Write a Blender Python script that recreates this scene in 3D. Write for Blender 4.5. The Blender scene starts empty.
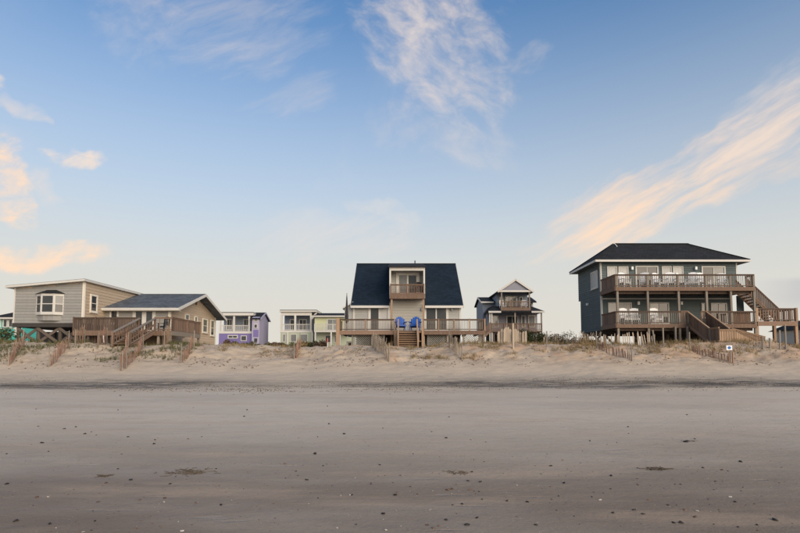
import bpy, bmesh, math, random
import numpy as np
from mathutils import Vector, Matrix, Quaternion

random.seed(7)
RNG = np.random.default_rng(11)
R = math.radians
sc = bpy.context.scene
COL = sc.collection

# ------------------------------------------------------------------ camera
F = 533.33; PITCH = R(4.0); SHIFT = 56.0; EYE = 1.5
CY = 266.5 + SHIFT
cam = bpy.data.cameras.new('camera'); cam_o = bpy.data.objects.new('camera', cam); COL.objects.link(cam_o)
cam.lens = 24.0; cam.sensor_width = 36.0; cam.shift_y = SHIFT / 800.0
cam.clip_start = 0.05; cam.clip_end = 20000
cam_o.location = (0, 0, EYE); cam_o.rotation_euler = (R(90) + PITCH, 0, 0)
sc.camera = cam_o

SUN_AZ, SUN_EL = 148.0, 20.0

def ray(px, py):
    a = (px - 400) / F; b = (CY - py) / F
    return Vector((a, math.cos(PITCH) - b * math.sin(PITCH), math.sin(PITCH) + b * math.cos(PITCH)))
def at(px, py, Y):
    d = ray(px, py); return Vector((0, 0, EYE)) + d * (Y / d.y)
def PX(px, Y, py=330): return at(px, py, Y).x
def PZ(py, Y): return at(400, py, Y).z

# ------------------------------------------------------------------ node maths
class S:
    """a socket with arithmetic"""
    nt = None
    def __init__(s, sock): s.s = sock
    @staticmethod
    def op(o, *a):
        n = S.nt.nodes.new('ShaderNodeMath'); n.operation = o
        for i, v in enumerate(a):
            if isinstance(v, S): S.nt.links.new(v.s, n.inputs[i])
            else: n.inputs[i].default_value = float(v)
        return S(n.outputs[0])
    def __add__(s, o): return S.op('ADD', s, o)
    def __radd__(s, o): return S.op('ADD', s, o)
    def __sub__(s, o): return S.op('SUBTRACT', s, o)
    def __rsub__(s, o): return S.op('SUBTRACT', o, s)
    def __mul__(s, o): return S.op('MULTIPLY', s, o)
    def __rmul__(s, o): return S.op('MULTIPLY', s, o)
    def __truediv__(s, o): return S.op('DIVIDE', s, o)
    def pow(s, o): return S.op('POWER', s, o)
    def sat(s):
        r = S.op('ADD', s, 0.0); r.s.node.use_clamp = True; return r
def smooth(x, lo, hi, a=0.0, b=1.0):
    n = S.nt.nodes.new('ShaderNodeMapRange'); n.interpolation_type = 'SMOOTHSTEP'
    S.nt.links.new(x.s, n.inputs['Value'])
    n.inputs['From Min'].default_value = lo; n.inputs['From Max'].default_value = hi
    n.inputs['To Min'].default_value = a; n.inputs['To Max'].default_value = b
    return S(n.outputs['Result'])
def comb(x, y, z=0.0):
    n = S.nt.nodes.new('ShaderNodeCombineXYZ')
    for i, v in enumerate((x, y, z)):
        if isinstance(v, S): S.nt.links.new(v.s, n.inputs[i])
        else: n.inputs[i].default_value = v
    return n.outputs[0]
def noise(vec, scale, detail=4, rough=.55, dist=0.0, out=0):
    n = S.nt.nodes.new('ShaderNodeTexNoise')
    if vec is not None: S.nt.links.new(vec, n.inputs['Vector'])
    n.inputs['Scale'].default_value = scale; n.inputs['Detail'].default_value = detail
    n.inputs['Roughness'].default_value = rough; n.inputs['Distortion'].default_value = dist
    return S(n.outputs[out])
def mixc(f, a, b, mode='MIX'):
    n = S.nt.nodes.new('ShaderNodeMix'); n.data_type = 'RGBA'; n.blend_type = mode
    if isinstance(f, S): S.nt.links.new(f.s, n.inputs[0])
    else: n.inputs[0].default_value = f
    for i, v in ((6, a), (7, b)):
        if isinstance(v, tuple): n.inputs[i].default_value = (*v[:3], 1)
        else: S.nt.links.new(v, n.inputs[i])
    return n.outputs[2]

# ------------------------------------------------------------------ world
world = bpy.data.worlds.new('World'); sc.world = world; world.use_nodes = True
wn = world.node_tree; S.nt = wn
bg = wn.nodes['Background']; bg.inputs[1].default_value = 0.1
sky = wn.nodes.new('ShaderNodeTexSky'); sky.sky_type = 'NISHITA'; sky.sun_disc = False
sky.sun_elevation = R(SUN_EL); sky.sun_rotation = R(SUN_AZ)
sky.altitude = 0; sky.air_density = 1.0; sky.dust_density = 1.0; sky.ozone_density = 3.2
tc = wn.nodes.new('ShaderNodeTexCoord'); sp = wn.nodes.new('ShaderNodeSeparateXYZ')
wn.links.new(tc.outputs['Generated'], sp.inputs[0])
dx, dy, dz = (S(sp.outputs[i]) for i in range(3))
AZ = S.op('ARCTAN2', dx, dy); EL = S.op('ARCSINE', dz)
nw = wn.nodes.new('ShaderNodeTexNoise'); wn.links.new(tc.outputs['Generated'], nw.inputs['Vector'])
nw.inputs['Scale'].default_value = 5.0; nw.inputs['Detail'].default_value = 4; nw.inputs['Roughness'].default_value = .6
sw = wn.nodes.new('ShaderNodeSeparateColor'); wn.links.new(nw.outputs['Color'], sw.inputs[0])
WX = (S(sw.outputs[0]) - .5) * .17; WY = (S(sw.outputs[1]) - .5) * .12
def azel(px, py):
    d = ray(px, py).normalized(); return math.atan2(d.x, d.y), math.asin(d.z)
def streaks(ang, scale, k, seed):
    """cloud texture torn into streaks that lie at one angle"""
    ca, sa = math.cos(R(ang)), math.sin(R(ang))
    u = AZ * ca + EL * sa; v = EL * ca - AZ * sa
    return noise(comb((u + WX * .35) * scale, (v + WY * .35) * scale * k, seed), 1.0, 6, .60, .25)
TEX = {'puff': streaks(20, 26, 1.6, 1.0), 'slant': streaks(24, 8, 5.0, 3.0), 'sweep': streaks(-20, 16, 1.9, 6.0)}
def cloud(px, py, rx, ry, ang, amount, tex, soft=1.0):
    a0, e0 = azel(px, py); ca, sa = math.cos(R(ang)), math.sin(R(ang))
    u0 = AZ - a0 + WX; v0 = EL - e0 + WY
    u = u0 * ca + v0 * sa; v = v0 * ca - u0 * sa
    uu = u / R(rx); vv = v / R(ry)
    m = smooth(uu * uu + vv * vv, 0.0, 1.6, 1.0, 0.0)
    return smooth((TEX[tex] - .5) * 2.1 + m * 1.1 - .42, 0.0, .85 + .7 * soft) * (m * 1.6).sat().pow(1.3) * amount
peach = (8.3, 6.0, 4.3); rose = (6.9, 5.9, 5.2); white = (6.0, 5.7, 5.5)
base = mixc(1.0, sky.outputs[0], (.84, 1.27, 1.45), 'MULTIPLY')
# pale air low over the land, the same all round
base = mixc((smooth(EL, .04, .70, 1.0, 0.0) * .97).sat(), base, (5.40, 5.46, 5.16))
base = mixc(smooth(EL, -.05, .32, .9, 0.0), base, (6.05, 5.6, 4.9))
# high thin cirrus over the whole dome
pl = S.op('MAXIMUM', dz, .03) + .12
cir = smooth(noise(comb((dx / pl) + WX * 3, (dy / pl) * .6 + WY * 3, 0.0), 1.6, 5, .62, .4), .52, .86) * smooth(EL, .05, .3) * .30
base = mixc(cir, base, white)
for spec in (
    (442, 48, 11.5, 7.5, -34, .85, 'sweep', 1.1, rose), (480, 150, 6.0, 3.0, -8, .48, 'sweep', 1.3, rose),
    (420, 5, 6.0, 4.0, -20, .55, 'sweep', 1.2, rose), (410, 128, 6.0, 3.0, 10, .28, 'puff', 1.4, rose),
    (700, 175, 17.0, 4.2, 24, .92, 'slant', 1.1, peach), (770, 122, 12.0, 4.2, 26, .80, 'slant', 1.2, rose),
    (770, 178, 9.0, 1.6, 16, .6, 'slant', 1.1, peach), (615, 216, 11.0, 3.6, 14, .85, 'slant', 1.1, peach),
    (10, 182, 2.1, 4.2, 4, 1.0, 'puff', .5, peach), (71, 155, 2.6, 1.3, 20, 1.0, 'puff', .35, rose),
    (8, 97, 1.1, 1.2, 20, .9, 'puff', .4, rose), (28, 113, 1.6, .8, -10, .6, 'puff', .8, rose),
    (30, 252, 5.6, 1.7, 14, 1.0, 'puff', .5, peach), (48, 188, 1.1, 1.7, 10, .6, 'puff', 1, rose),
    (340, 240, 11.0, 3.4, 2, .95, 'slant', 1.3, white), (385, 215, 5.0, 1.3, -20, .9, 'sweep', 1.2, white),
    (250, 22, 12.0, 5.0, 12, .45, 'slant', 1.3, rose), (150, 15, 6.0, 5.0, 30, .32, 'puff', 1.3, rose),
    (295, 97, 6.0, 2.4, 22, .38, 'slant', 1.4, rose), (545, 50, 3.0, 1.8, 20, .32, 'puff', 1.4, rose)):
    base = mixc(cloud(*spec[:8]), base, spec[8])
# a low grey-blue bank of cloud far beyond the end of the beach
bank = smooth(EL + WX * .12, R(6.6), R(7.3), 1.0, 0.0) * smooth(EL, R(3.5), R(5.6), 0.0, 1.0) * smooth(AZ + WY * .6, .57, .67)
base = mixc(bank * .55, base, (3.7, 3.8, 4.2))
wn.links.new(base, bg.inputs[0])
world.cycles.sampling_method = 'MANUAL'; world.cycles.sample_map_resolution = 256

# ------------------------------------------------------------------ sun, exposure
sl = bpy.data.lights.new('sun', 'SUN'); sl.energy = 3.2; sl.angle = R(60); sl.color = (1.0, .80, .60)
so = bpy.data.objects.new('sun', sl); COL.objects.link(so)
sdir = Vector((math.sin(R(SUN_AZ)) * math.cos(R(SUN_EL)), math.cos(R(SUN_AZ)) * math.cos(R(SUN_EL)), math.sin(R(SUN_EL))))
so.rotation_euler = sdir.to_track_quat('Z', 'Y').to_euler(); so.location = sdir * 60
vs = sc.view_settings; vs.view_transform = 'Standard'; vs.look = 'None'; vs.exposure = 0.35; vs.gamma = 1.0; vs.use_curve_mapping = False

# ------------------------------------------------------------------ materials
MATS = {}
def newmat(name):
    m = bpy.data.materials.new(name); m.use_nodes = True; S.nt = m.node_tree
    return m, m.node_tree, m.node_tree.nodes['Principled BSDF']
def bump(nt, b, h, strength, dist=.02):
    n = nt.nodes.new('ShaderNodeBump'); n.inputs['Strength'].default_value = strength; n.inputs['Distance'].default_value = dist
    nt.links.new(h.s, n.inputs['Height']); nt.links.new(n.outputs[0], b.inputs['Normal'])
def surf(name, c, var=.22, rough=.75, scale=2.0, streak=(1, 1, 1), rnd=.18, bmp=.25, spec=.25, stain=None):
    """painted or weathered surface: blotches, streaks along the grain, a shade of its own for each piece"""
    m, nt, b = newmat(name)
    g = nt.nodes.new('ShaderNodeNewGeometry'); oi = nt.nodes.new('ShaderNodeObjectInfo')
    vm = nt.nodes.new('ShaderNodeVectorMath'); vm.operation = 'MULTIPLY'; vm.inputs[1].default_value = streak
    nt.links.new(g.outputs['Position'], vm.inputs[0])
    n1 = noise(vm.outputs[0], scale, 6, .65); n2 = noise(g.outputs['Position'], scale * 6, 4, .6)
    f = (n1 - .5) * 1.6 * var + (n2 - .5) * var * .8 + (S(oi.outputs['Random']) - .5) * rnd + 1.0
    hsv = nt.nodes.new('ShaderNodeHueSaturation'); hsv.inputs['Color'].default_value = (*c, 1)
    nt.links.new(f.s, hsv.inputs['Value'])
    colr = hsv.outputs[0]
    if stain:
        colr = mixc(smooth(n1, .52, .72) * stain[1], colr, stain[0])
    nt.links.new(colr, b.inputs['Base Color'])
    b.inputs['Roughness'].default_value = rough; b.inputs['Specular IOR Level'].default_value = spec
    if bmp: bump(nt, b, n1 + n2 * .5, bmp, .01)
    MATS[name] = m; return m
def shingles(name, c, w=.3, h=.16):
    m, nt, b = newmat(name)
    t = nt.nodes.new('ShaderNodeTexCoord'); g = nt.nodes.new('ShaderNodeNewGeometry')
    s3 = nt.nodes.new('ShaderNodeSeparateXYZ'); nt.links.new(g.outputs['Position'], s3.inputs[0])
    br = nt.nodes.new('ShaderNodeTexBrick'); br.inputs['Scale'].default_value = 1.0
    nt.links.new(comb(S(s3.outputs[0]) + S(s3.outputs[1]) * .31, S(s3.outputs[2]) * 1.6), br.inputs['Vector'])
    br.inputs['Brick Width'].default_value = w; br.inputs['Row Height'].default_value = h
    br.inputs['Mortar Size'].default_value = .012; br.inputs['Mortar Smooth'].default_value = .4
    br.inputs['Color1'].default_value = (*[v * .82 for v in c], 1); br.inputs['Color2'].default_value = (*[v * 1.2 for v in c], 1)
    br.inputs['Mortar'].default_value = (*[v * .5 for v in c], 1)
    n1 = noise(g.outputs['Position'], .8, 5, .6)
    hs = nt.nodes.new('ShaderNodeHueSaturation'); nt.links.new(br.outputs[0], hs.inputs['Color']); nt.links.new((n1 * .9 + .55).s, hs.inputs['Value'])
    nt.links.new(hs.outputs[0], b.inputs['Base Color']); b.inputs['Roughness'].default_value = .9; b.inputs['Specular IOR Level'].default_value = .15
    bump(nt, b, S(br.outputs['Fac']) * -1.0 + n1 * .3, .5, .01)
    MATS[name] = m; return m
G_ = (1, 1, 1)
vertical = (9, 9, .8); alongx = (.7, 9, 9)
surf('white_trim', (.57, .55, .505), .12, .5, 1.5, rnd=.08, bmp=.1)
surf('white_plastic', (.78, .78, .77), .06, .4, 2, rnd=.08, bmp=0)
surf('cream_lit_trim', (.70, .65, .55), .12, .55, 1.5, rnd=.06, bmp=.1)  # white trim with the warm light put into its colour
surf('grey_siding', (.275, .268, .25), .16, .7, .7, (2.5, 2.5, .6), rnd=.14, bmp=.15, stain=((.19, .18, .16), .45))
surf('tan_siding', (.47, .37, .265), .12, .7, .7, (2.5, 2.5, .6), rnd=.10, bmp=.15, stain=((.34, .28, .21), .4))
surf('pale_siding', (.365, .365, .345), .10, .75, .9, (1, 1, 4), rnd=.16, bmp=.2, stain=((.28, .265, .235), .45))
surf('beige_wall', (.40, .38, .335), .08, .75, .9, (1, 1, 4), rnd=.06, bmp=.15)
surf('slate_siding', (.090, .116, .118), .18, .7, .8, (2.5, 2.5, .6), rnd=.2, bmp=.2, stain=((.125, .140, .140), .45))
surf('bluegrey_siding', (.20, .23, .28), .12, .7, .9, (1, 1, 6), rnd=.08, bmp=.2)
surf('lilac_shingle', (.26, .26, .30), .16, .8, 1.2, (1, 1, 5), rnd=.08, bmp=.3)
surf('purple_paint', (.185, .15, .34), .08, .6, .8, rnd=.06, bmp=.1)
surf('lilac_paint', (.38, .36, .47), .08, .6, .8, rnd=.06, bmp=.1)
surf('green_paint', (.42, .46, .35), .08, .6, .8, rnd=.06, bmp=.1)
surf('lime_paint', (.50, .51, .32), .08, .6, .8, rnd=.06, bmp=.1)
surf('teal_paint', (.07, .42, .36), .10, .6, .8, rnd=.06, bmp=.1)
surf('brown_wood', (.195, .128, .090), .35, .8, 2.0, vertical, rnd=.45, bmp=.4, stain=((.27, .225, .185), .6))
surf('dark_wood', (.105, .074, .057), .35, .85, 2.0, vertical, rnd=.5, bmp=.4, stain=((.17, .145, .125), .5))
surf('tan_wood', (.32, .215, .14), .30, .8, 2.0, vertical, rnd=.35, bmp=.4, stain=((.33, .28, .23), .5))
surf('grey_wood', (.25, .215, .175), .30, .85, 2.0, vertical, rnd=.4, bmp=.4, stain=((.16, .13, .11), .5))
surf('fence_red', (.31, .185, .13), .3, .9, 3.0, vertical, rnd=.6, bmp=.3, stain=((.40, .33, .27), .5))
surf('fence_grey', (.36, .295, .225), .3, .9, 3.0, vertical, rnd=.5, bmp=.3, stain=((.22, .17, .13), .5))
surf('pile_wood', (.115, .092, .075), .35, .9, 2.0, vertical, rnd=.35, bmp=.5)
surf('lattice', (.28, .27, .24), .2, .8, 3, rnd=.1, bmp=0)
surf('under_shade', (.055, .05, .046), .2, .9, 1, rnd=.1, bmp=0)  # shade beneath the houses put into the colour
surf('blue_plastic', (.008, .075, .33), .10, .4, 3, rnd=.14, bmp=0, spec=.4)
surf('dark_plastic', (.03, .03, .033), .15, .5, 3, rnd=.1, bmp=0)
surf('umbrella_cloth', (.045, .042, .045), .2, .9, 3, (4, 4, .5), rnd=.1, bmp=.3)
surf('metal', (.30, .31, .32), .1, .35, 3, rnd=.1, bmp=0, spec=.6)
surf('curtain', (.52, .51, .48), .1, .9, 2, (8, 8, .3), rnd=.1, bmp=.2)
surf('sign_white', (.78, .78, .78), .05, .5, 3, rnd=.0, bmp=0)
surf('sign_blue', (.03, .13, .42), .05, .5, 3, rnd=.0, bmp=0)
surf('red_paint', (.55, .12, .09), .1, .5, 3, rnd=.1, bmp=0)
surf('pebble_dark', (.028, .024, .021), .4, .55, 30, rnd=.9, bmp=.4, spec=.3)
surf('pebble_brown', (.13, .075, .05), .4, .6, 30, rnd=.7, bmp=.4, spec=.3)
surf('shell_pale', (.50, .45, .39), .3, .5, 30, rnd=.4, bmp=.3, spec=.4)
surf('seaweed', (.115, .088, .060), .5, .8, 20, rnd=.5, bmp=.4)
shingles('blue_shingle', (.013, .023, .036)); shingles('charcoal_shingle', (.027, .028, .030)); shingles('slate_shingle', (.110, .122, .135))
def glassmat(name, c, rough):
    m, nt, b = newmat(name)
    oi = nt.nodes.new('ShaderNodeObjectInfo'); g = nt.nodes.new('ShaderNodeNewGeometry')
    n = noise(g.outputs['Position'], .9, 2, .5)
    nt.links.new(mixc((n * .8 + S(oi.outputs['Random']) * .4).sat(), tuple(v * .5 for v in c), tuple(v * 1.6 for v in c)), b.inputs['Base Color'])
    b.inputs['Roughness'].default_value = rough; b.inputs['IOR'].default_value = 1.5; b.inputs['Specular IOR Level'].default_value = .5
    bump(nt, b, noise(g.outputs['Position'], 1.3, 2, .5), .05, .02)
    MATS[name] = m
glassmat('glass', (.035, .038, .040), .04); glassmat('glass_pale', (.16, .165, .16), .06)
def leafmat(name, stops, trans=.25):
    m, nt, b = newmat(name)
    at_ = nt.nodes.new('ShaderNodeAttribute'); at_.attribute_name = 'shade'
    rp = nt.nodes.new('ShaderNodeValToRGB'); e = rp.color_ramp.elements
    e[0].color = (*stops[0], 1); e[1].color = (*stops[-1], 1)
    for i, c in enumerate(stops[1:-1]):
        k = e.new((i + 1) / (len(stops) - 1)); k.color = (*c, 1)
    nt.links.new(at_.outputs['Fac'], rp.inputs[0]); nt.links.new(rp.outputs[0], b.inputs['Base Color'])
    b.inputs['Roughness'].default_value = .8; b.inputs['Specular IOR Level'].default_value = .15
    MATS[name] = m
leafmat('straw', [(.16, .10, .055), (.30, .20, .10), (.36, .27, .14), (.17, .16, .06)])
leafmat('greengrass', [(.045, .06, .022), (.085, .105, .038), (.16, .15, .06), (.23, .17, .09)])
leafmat('shrubleaf', [(.022, .034, .015), (.045, .065, .024), (.08, .09, .034), (.12, .10, .05)])
leafmat('brushtwig', [(.05, .035, .028), (.12, .08, .055), (.20, .14, .09)])

# sand
def sandmat():
    m, nt, b = newmat('sand')
    g = nt.nodes.new('ShaderNodeNewGeometry'); s3 = nt.nodes.new('ShaderNodeSeparateXYZ')
    P = g.outputs['Position']; nt.links.new(P, s3.inputs[0])
    x, y, z = (S(s3.outputs[i]) for i in range(3))
    def sv(a, bb, c=1.0): return comb(x * a, y * bb, z * c)
    big = noise(sv(.12, .35), 1.0, 4, .55); mid = noise(sv(.7, 1.6), 1.0, 5, .6)
    fine = noise(P, 9.0, 5, .7); grain = noise(P, 90.0, 3, .7)
    yy = y + (big - .5) * 5.0 + (mid - .5) * 1.6
    dry = smooth(yy, 20.5, 27.5)                          # dry sand above the tide line
    wet_vignette = smooth(yy, 3.5, 14.0, 1.0, 0.0)                # damp near the water, plus lens vignette darkening put into the colour
    c = mixc(dry, (.590, .482, .365), (.535, .435, .325))
    c = mixc((wet_vignette * .92).sat(), c, (.165, .115, .078))
    c = mixc(smooth(big, .44, .64) * (1.0 - dry) * .45, c, (.44, .360, .280))
    c = mixc(smooth(noise(sv(.22, 1.1), 1.0, 4, .55), .50, .68) * (1.0 - dry) * .40, c, (.50, .365, .245))
    # warm tint on the dune itself
    c = mixc(smooth(z + (mid - .5) * .8, .75, 1.7) * .6, c, (.47, .375, .275))
    c = mixc(smooth(mid, .50, .66) * smooth(z, .8, 1.5) * .42, c, (.27, .205, .15))
    c = mixc(smooth(noise(P, 2.6, 5, .7), .52, .68) * smooth(z, .9, 1.6) * .38, c, (.20, .16, .115))
    c = mixc(smooth(noise(P, .55, 4, .6) + x * .006, .47, .66) * smooth(z, 1.0, 1.9) * .55, c, (.46, .285, .165))
    # dark mineral streaks and wrack stain along the tide line
    yb = y + (noise(sv(.16, .0), 1.0, 3, .6) - .5) * 3.6 - x * .012
    band = smooth(yb, 23.4, 25.2) * smooth(yb, 25.8, 29.0, 1.0, 0.0)
    st = noise(sv(.5, 4.5), 1.0, 6, .7)
    c = mixc((band * smooth(st, .28, .60) * smooth(noise(sv(.07, .1), 1.0, 3, .6) * 1.0 + x * .006, .26, .58) * .97).sat(), c, (.060, .058, .055))
    c = mixc(smooth(noise(sv(.9, 5.0), 1.0, 6, .75), .60, .74) * smooth(y, 20.0, 23.0) * (1.0 - smooth(z, .6, .9)) * .5, c, (.13, .115, .10))
    c = mixc(smooth(noise(sv(1.3, 3.2), 1.0, 6, .72), .50, .66) * .22, c, mixc(.6, c, (.09, .075, .06)))
    c = mixc(smooth(fine, .45, .8) * .35, c, mixc(.5, c, (.06, .05, .04)))
    hs = nt.nodes.new('ShaderNodeHueSaturation'); nt.links.new(c, hs.inputs['Color'])
    nt.links.new((.50 + grain * .42 + fine * .34 + noise(P, 30.0, 4, .7) * .24).s, hs.inputs['Value'])
    nt.links.new(hs.outputs[0], b.inputs['Base Color'])
    # shallow films of water left in long hollows
    film = smooth(noise(sv(.75, 3.6), 1.0, 5, .6), .60, .69) * smooth(noise(sv(.25, .5, 1), 1.0, 2, .5), .42, .56) * (1.0 - dry) * smooth(y, 4.0, 17.0, 1.0, 0.0)
    rough = .66 - (1.0 - dry) * .10 - film * .36 + (fine - .5) * .2
    nt.links.new(rough.sat().s, b.inputs['Roughness'])
    nt.links.new((.08 + (1.0 - dry) * .08 + film * .34).s, b.inputs['Specular IOR Level'])
    hgt = (fine * .5 + noise(P, 26.0, 4, .65) * .22 + mid * .8 + noise(sv(3.5, 6.5), 1.0, 4, .65) * .7) * (1.0 - film * .9) + grain * .14
    bump(nt, b, hgt * (.55 + dry * .45), .8, .04)
    MATS['sand'] = m
sandmat()
def seamat():
    m, nt, b = newmat('sea'); g = nt.nodes.new('ShaderNodeNewGeometry')
    b.inputs['Base Color'].default_value = (.03, .06, .07, 1); b.inputs['Roughness'].default_value = .12
    bump(nt, b, noise(g.outputs['Position'], .6, 5, .6), .6, .2); MATS['sea'] = m
seamat()

# ------------------------------------------------------------------ object helpers
WO = {}   # world origin of every parent object
def finish(o, parent, origin):
    COL.objects.link(o)
    WO[o.name] = Vector(origin)
    if parent is not None:
        o.parent = parent; o.location = Vector(origin) - WO[parent.name]
    else: o.location = origin
    return o
def tag(o, label, cat=None, group=None, kind=None):
    if label: o['label'] = label
    if cat: o['category'] = cat
    if group: o['group'] = group
    if kind: o['kind'] = kind
    return o
def empty(name, loc, label=None, cat=None, group=None, parent=None):
    o = bpy.data.objects.new(name, None); o.empty_display_size = .2
    finish(o, parent, Vector(loc)); return tag(o, label, cat, group)
class MB:
    def __init__(s): s.v = []; s.f = []
    def add(s, vs, fs):
        k = len(s.v); s.v += [tuple(v) for v in vs]; s.f += [tuple(i + k for i in f) for f in fs]; return s
    def box(s, x0, x1, y0, y1, z0, z1):
        return s.add([(x, y, z) for x in (x0, x1) for y in (y0, y1) for z in (z0, z1)],
                     [(0, 1, 3, 2), (4, 6, 7, 5), (0, 4, 5, 1), (2, 3, 7, 6), (0, 2, 6, 4), (1, 5, 7, 3)])
    def prism(s, poly, axis, a, b):
        """poly of 2D points extruded along axis 'x' (points are y,z) or 'y' (points are x,z) or 'z'"""
        n = len(poly)
        def P(p, t): return {'x': (t, p[0], p[1]), 'y': (p[0], t, p[1]), 'z': (p[0], p[1], t)}[axis]
        return s.add([P(p, a) for p in poly] + [P(p, b) for p in poly],
                     [tuple(range(n)), tuple(range(2 * n - 1, n - 1, -1))] + [(i, i + n, (i + 1) % n + n, (i + 1) % n) for i in range(n)])
    def tube(s, p0, p1, r0, r1=None, n=8, cap=True):
        p0, p1 = Vector(p0), Vector(p1); r1 = r0 if r1 is None else r1
        q = (p1 - p0).to_track_quat('Z', 'Y'); vs = []
        for p, r in ((p0, r0), (p1, r1)):
            vs += [p + q @ Vector((r * math.cos(2 * math.pi * i / n), r * math.sin(2 * math.pi * i / n), 0)) for i in range(n)]
        fs = [(i, (i + 1) % n, (i + 1) % n + n, i + n) for i in range(n)]
        if cap: fs += [tuple(range(n - 1, -1, -1)), tuple(range(n, 2 * n))]
        return s.add(vs, fs)
    def slab(s, pts, t):
        """a plate: corner points of the top face, thickness t straight down"""
        n = len(pts); low = [Vector(p) - Vector((0, 0, t)) for p in pts]
        return s.add(list(pts) + low, [tuple(range(n)), tuple(range(2 * n - 1, n - 1, -1))] + [(i, i + n, (i + 1) % n + n, (i + 1) % n) for i in range(n)])
    def build(s, name, mat, parent=None, origin=None, smooth=False, kind=None, label=None):
        if origin is None: origin = WO[parent.name] if parent is not None else Vector((0, 0, 0))
        origin = Vector(origin)
        me = bpy.data.meshes.new(name)
        me.from_pydata([tuple(Vector(v) - origin) for v in s.v], [], s.f)
        bm = bmesh.new(); bm.from_mesh(me); bmesh.ops.recalc_face_normals(bm, faces=bm.faces); bm.to_mesh(me); bm.free()
        if smooth: me.polygons.foreach_set('use_smooth', [True] * len(me.polygons))
        me.materials.append(MATS[mat])
        o = bpy.data.objects.new(name, me); finish(o, parent, origin)
        if kind: o['kind'] = kind
        if label: o['label'] = label
        return o
UNIT = {}
def unit_mesh(shape, mat):
    k = (shape, mat)
    if k not in UNIT:
        me = bpy.data.meshes.new(shape + '_' + mat)
        m = MB()
        if shape == 'block': m.box(-.5, .5, -.5, .5, -.5, .5)
        elif shape == 'clapboard': m.prism([(-.1, -.5), (-1, -.5), (-.25, .5), (-.1, .5)], 'x', -.5, .5)   # y is outward-negative
        elif shape == 'round': m.tube((0, 0, -.5), (0, 0, .5), .5, n=8)
        elif shape == 'picket': m.prism([(-.5, -.5), (.5, -.5), (.5, .42), (.2, .5), (-.3, .47), (-.5, .40)], 'y', -.5, .5)
        me.from_pydata(m.v, [], m.f)
        bm = bmesh.new(); bm.from_mesh(me); bmesh.ops.recalc_face_normals(bm, faces=bm.faces); bm.to_mesh(me); bm.free()
        me.materials.append(MATS[mat]); UNIT[k] = me
    return UNIT[k]
def piece(name, parent, mat, c, s, rot=None, shape='block'):
    o = bpy.data.objects.new(name, unit_mesh(shape, mat)); finish(o, parent, Vector(c)); o.scale = s
    if rot is not None:
        o.rotation_mode = 'QUATERNION'; o.rotation_quaternion = rot
    return o
def beam(name, parent, mat, p0, p1, w, h=None, shape='block'):
    p0, p1 = Vector(p0), Vector(p1); h = w if h is None else h
    d = p1 - p0; q = d.to_track_quat('Z', 'Y')
    if abs(d.z) < .98 * d.length and shape == 'block':
        xa = Vector((0, 0, 1)).cross(d).normalized(); ya = d.normalized().cross(xa)
        q = Matrix((xa, ya, d.normalized())).transposed().to_quaternion()
    return piece(name, parent, mat, (p0 + p1) / 2, (w, h, d.length), q, shape)
class Fr:
    """a vertical wall plane: u runs along it, d out of it"""
    def __init__(s, kind, off):
        s.kind = kind; s.off = off
        s.sgn = {'front': -1, 'back': 1, 'right': 1, 'left': -1}[kind]; s.x = kind in ('front', 'back')
    def pt(s, u, z, d=0.0):
        o = s.off + s.sgn * d
        return (u, o, z) if s.x else (o, u, z)
    def box(s, mb, u0, u1, z0, z1, d0, d1):
        a, b = sorted((s.off + s.sgn * d0, s.off + s.sgn * d1))
        return mb.box(u0, u1, a, b, z0, z1) if s.x else mb.box(a, b, u0, u1, z0, z1)
    def piece(s, name, parent, mat, u0, u1, z0, z1, d0, d1):
        c = s.pt((u0 + u1) / 2, (z0 + z1) / 2, (d0 + d1) / 2); su, sd = u1 - u0, abs(d1 - d0)
        return piece(name, parent, mat, c, (su, sd, z1 - z0) if s.x else (sd, su, z1 - z0))
    def rotq(s):
        a = {'front': 0, 'back': 180, 'right': 90, 'left': -90}[s.kind]
        return Quaternion((0, 0, 1), R(a))
def siding(parent, mat, fr, u0, u1, z0, z1, expo, clip=None, thick=.035):
    n = max(1, int(round((z1 - z0) / expo))); e = (z1 - z0) / n
    for i in range(n):
        za = z0 + i * e; a, b = (u0, u1) if clip is None else clip(za + e * .75)
        if b - a < .15: continue
        piece('siding_board', parent, mat, fr.pt((a + b) / 2, za + e / 2, 0), (b - a, thick, e * 1.02), fr.rotq(), 'clapboard')
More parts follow.
